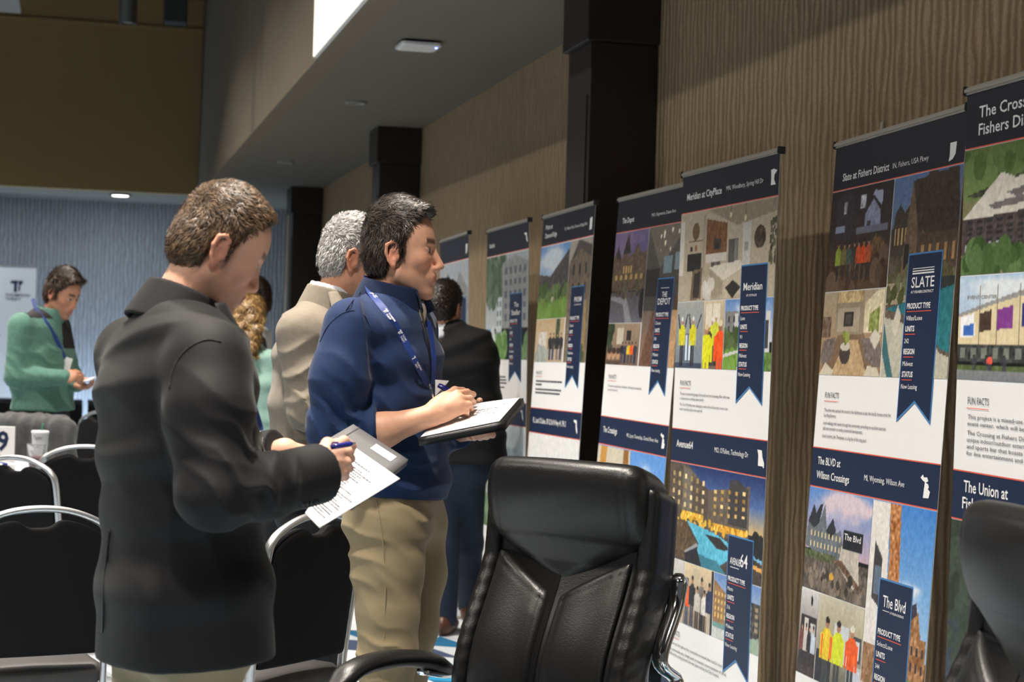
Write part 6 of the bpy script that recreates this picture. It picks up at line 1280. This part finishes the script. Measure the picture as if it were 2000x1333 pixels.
# ---- blonde woman in the mint sweater, from behind
def woman():
    D = 9.0; J = lambda x, y, d=0: PX(x, y, D+d); F, U, L = frame(78); org = tofloor(J(485, 900)); root = empty('person', org, 0, 'person with wavy blonde hair in a mint sweater, seen from behind', 'person')
    h = Head(J(484, 628, .03), 78, 8, 0, s=.96); nb = J(482, 676, .0); shR = J(540, 712, -.03); shL = J(432, 708, .06); el = J(560, 815, .02); wr = J(530, 830, .22); elL = J(420, 810, .1); wrL = J(460, 830, .28)
    S = Sdf(); h.sdf(S); h.neck(S, nb-UP*.06, .05, .05); S.ecap(nb-UP*.12, J(484, 800), (.11, .07), (.11, .08), L, F, k=.04)
    for a, b, c in ((shR, el, wr), (shL, elL, wrL)): S.cap(nb-UP*.10, a-UP*.02, .040, .033, k=.03); S.cap(a, b, .035, .03, k=.03); S.cap(b, c, .03, .023, k=.03)
    for w in (wr, wrL):
        k_ = w+F*.065; hand(S, w, k_, UP, [[k_+L*(.025-.018*i)+F*.01, k_+L*(.025-.018*i)+F*.035-UP*.01, k_+L*(.025-.018*i)+F*.05-UP*.03] for i in range(4)], [w+F*.03+UP*.025, w+F*.05+UP*.03, w+F*.07+UP*.02], .9)
    sdfobj('body', S, .0065, 'skin', root, org, 1, lambda V: h.colour(V, (220, 170, 146)))
    T = Sdf(); T.loft([(J(482, 682), (.09, .07)), (J(484, 702), (.16, .095)), (J(486, 750), (.175, .11)), (J(487, 820), (.165, .105)), (J(488, 900), (.18, .12)), (J(488, 960), (.185, .125))], L, F, k=.035)
    for a, b, c in ((shR, el, wr), (shL, elL, wrL)): T.cap(a, b, .062, .052, k=.04); T.cap(b, c, .05, .042, k=.03)
    T.cut(J(488, 940), -UP, .006); T.wrinkle(.004, .12, (.3, .1, .6), 49); sdfobj('sweater', T, .009, 'mint', root, org, 1)
    H = Sdf(); H.ell(h.p(-.03, .045, 0), (.108, .094, .104), h.ax, k=.03)
    rr = random.Random(5)
    for i in range(26):
        a = rr.uniform(-1, 1); l0 = a*.088; f0 = -.055-.05*math.sqrt(max(0, 1-a*a)); pts = []
        for j in range(6):
            u = .06-.048*j*1.0; wv = .016*math.sin(j*1.5+i*1.3); pts.append(h.p(f0-.012*j*.6+.012*math.cos(j*1.4+i), u-.02*rr.random(), l0*(1+.04*j)+wv))
        rs = [.022, .024, .023, .021, .017, .007]
        H.chain(pts, rs, k=.010)
    hair('hair', h, H, (112, 78, 44), (226, 186, 120), root, org, 9000, .04, lambda h, f, u, l: h.U*-1+h.F*.0+np.outer(np.sin(u*70+l*60)*.9, h.L), .12, .0022, .006, clump=.8, wave=.004)
    hp = J(488, 930); fR = tofloor(hp)-L*.09; fL = tofloor(hp)+L*.09; z = lambda p, q: p+UP*q
    trousers(root, org, 'navy', [(tofloor(hp)+UP*.92, (.13, .09)), (tofloor(hp)+UP*.83, (.14, .10))], [([z(fR, .80), z(fR, .5), z(fR, .06)], [.078, .065, .05]), ([z(fL, .80), z(fL, .5), z(fL, .06)], [.078, .065, .05])], None, L, F, .013)
    shoe('shoe', fR, F, 'shoeb', root, org, .9); shoe('shoe', fL, F, 'shoeb', root, org, .9)
woman()
# ---- dark-haired person in a white shirt beyond the blonde woman
def far_white():
    D = 10.6; J = lambda x, y, d=0: PX(x, y, D+d); F, U, L = frame(150); org = tofloor(J(470, 900)); root = empty('person', org, 0, 'dark-haired person in a white shirt and grey vest, mostly hidden behind the blonde hair', 'person')
    h = Head(J(494, 590, 0), 160, 8, 0, s=.98); nb = J(482, 630); shR = J(510, 660, .16); shL = J(430, 648, -.14); el = J(505, 740, .2); wr = J(450, 760, .1); elL = J(418, 735, -.12); wrL = J(400, 760, -.02)
    S = Sdf(); h.sdf(S); h.neck(S, nb-UP*.06, .054, .054); S.ecap(nb-UP*.12, J(474, 780), (.12, .08), (.12, .09), L, F, k=.04)
    for a, b, c in ((shR, el, wr), (shL, elL, wrL)): S.cap(nb-UP*.10, a-UP*.02, .040, .033, k=.03); S.cap(a, b, .035, .03, k=.03); S.cap(b, c, .03, .024, k=.03)
    for w in (wr, wrL):
        k_ = w+F*.065; hand(S, w, k_, UP, [[k_+L*(.025-.018*i)+F*.01, k_+L*(.025-.018*i)+F*.035-UP*.01, k_+L*(.025-.018*i)+F*.05-UP*.03] for i in range(4)], [w+F*.03+UP*.025, w+F*.05+UP*.03, w+F*.07+UP*.02], .95)
    sdfobj('body', S, .009, 'skin', root, org, 1, lambda V: h.colour(V, (190, 136, 112)))
    T = Sdf(); T.loft([(J(482, 636), (.09, .07)), (J(476, 656), (.17, .10)), (J(474, 700), (.185, .115)), (J(474, 790), (.18, .115)), (J(474, 840), (.185, .12))], L, F, k=.035)
    for a, b, c in ((shR, el, wr), (shL, elL, wrL)): T.cap(a, b, .068, .056, k=.04); T.cap(b, c, .052, .042, k=.03)
    T.cut(J(474, 838), -UP, .006); T.wrinkle(.003, .12, (.3, .1, .6), 59); sdfobj('shirt', T, .010, 'shirtw', root, org, 1)
    V_ = Sdf(); V_.loft([(J(480, 662), (.13, .108)), (J(475, 700), (.165, .125)), (J(474, 800), (.188, .128)), (J(474, 835), (.19, .13))], L, F, k=.03); V_.cut(J(474, 834), -UP, .006); sdfobj('vest', V_, .010, 'greypant', root, org, 1)
    hair('hair', h, short_hair(h, .02, .016, .07, -.10), (36, 24, 22), (66, 44, 38), root, org, 3000, .03, (-.3, -.7), .2, .002, .007)
    hp = J(474, 820); fR = tofloor(hp)-L*.1; fL = tofloor(hp)+L*.1; z = lambda p, q: p+UP*q
    trousers(root, org, 'navy', [(tofloor(hp)+UP*1.0, (.16, .11)), (tofloor(hp)+UP*.86, (.17, .12))], [([z(fR, .86), z(fR, .5), z(fR, .06)], [.09, .07, .055]), ([z(fL, .86), z(fL, .5), z(fL, .06)], [.09, .07, .055])], None, L, F, .014)
    shoe('shoe', fR, F, 'shoeb', root, org); shoe('shoe', fL, F, 'shoeb', root, org)
far_white()
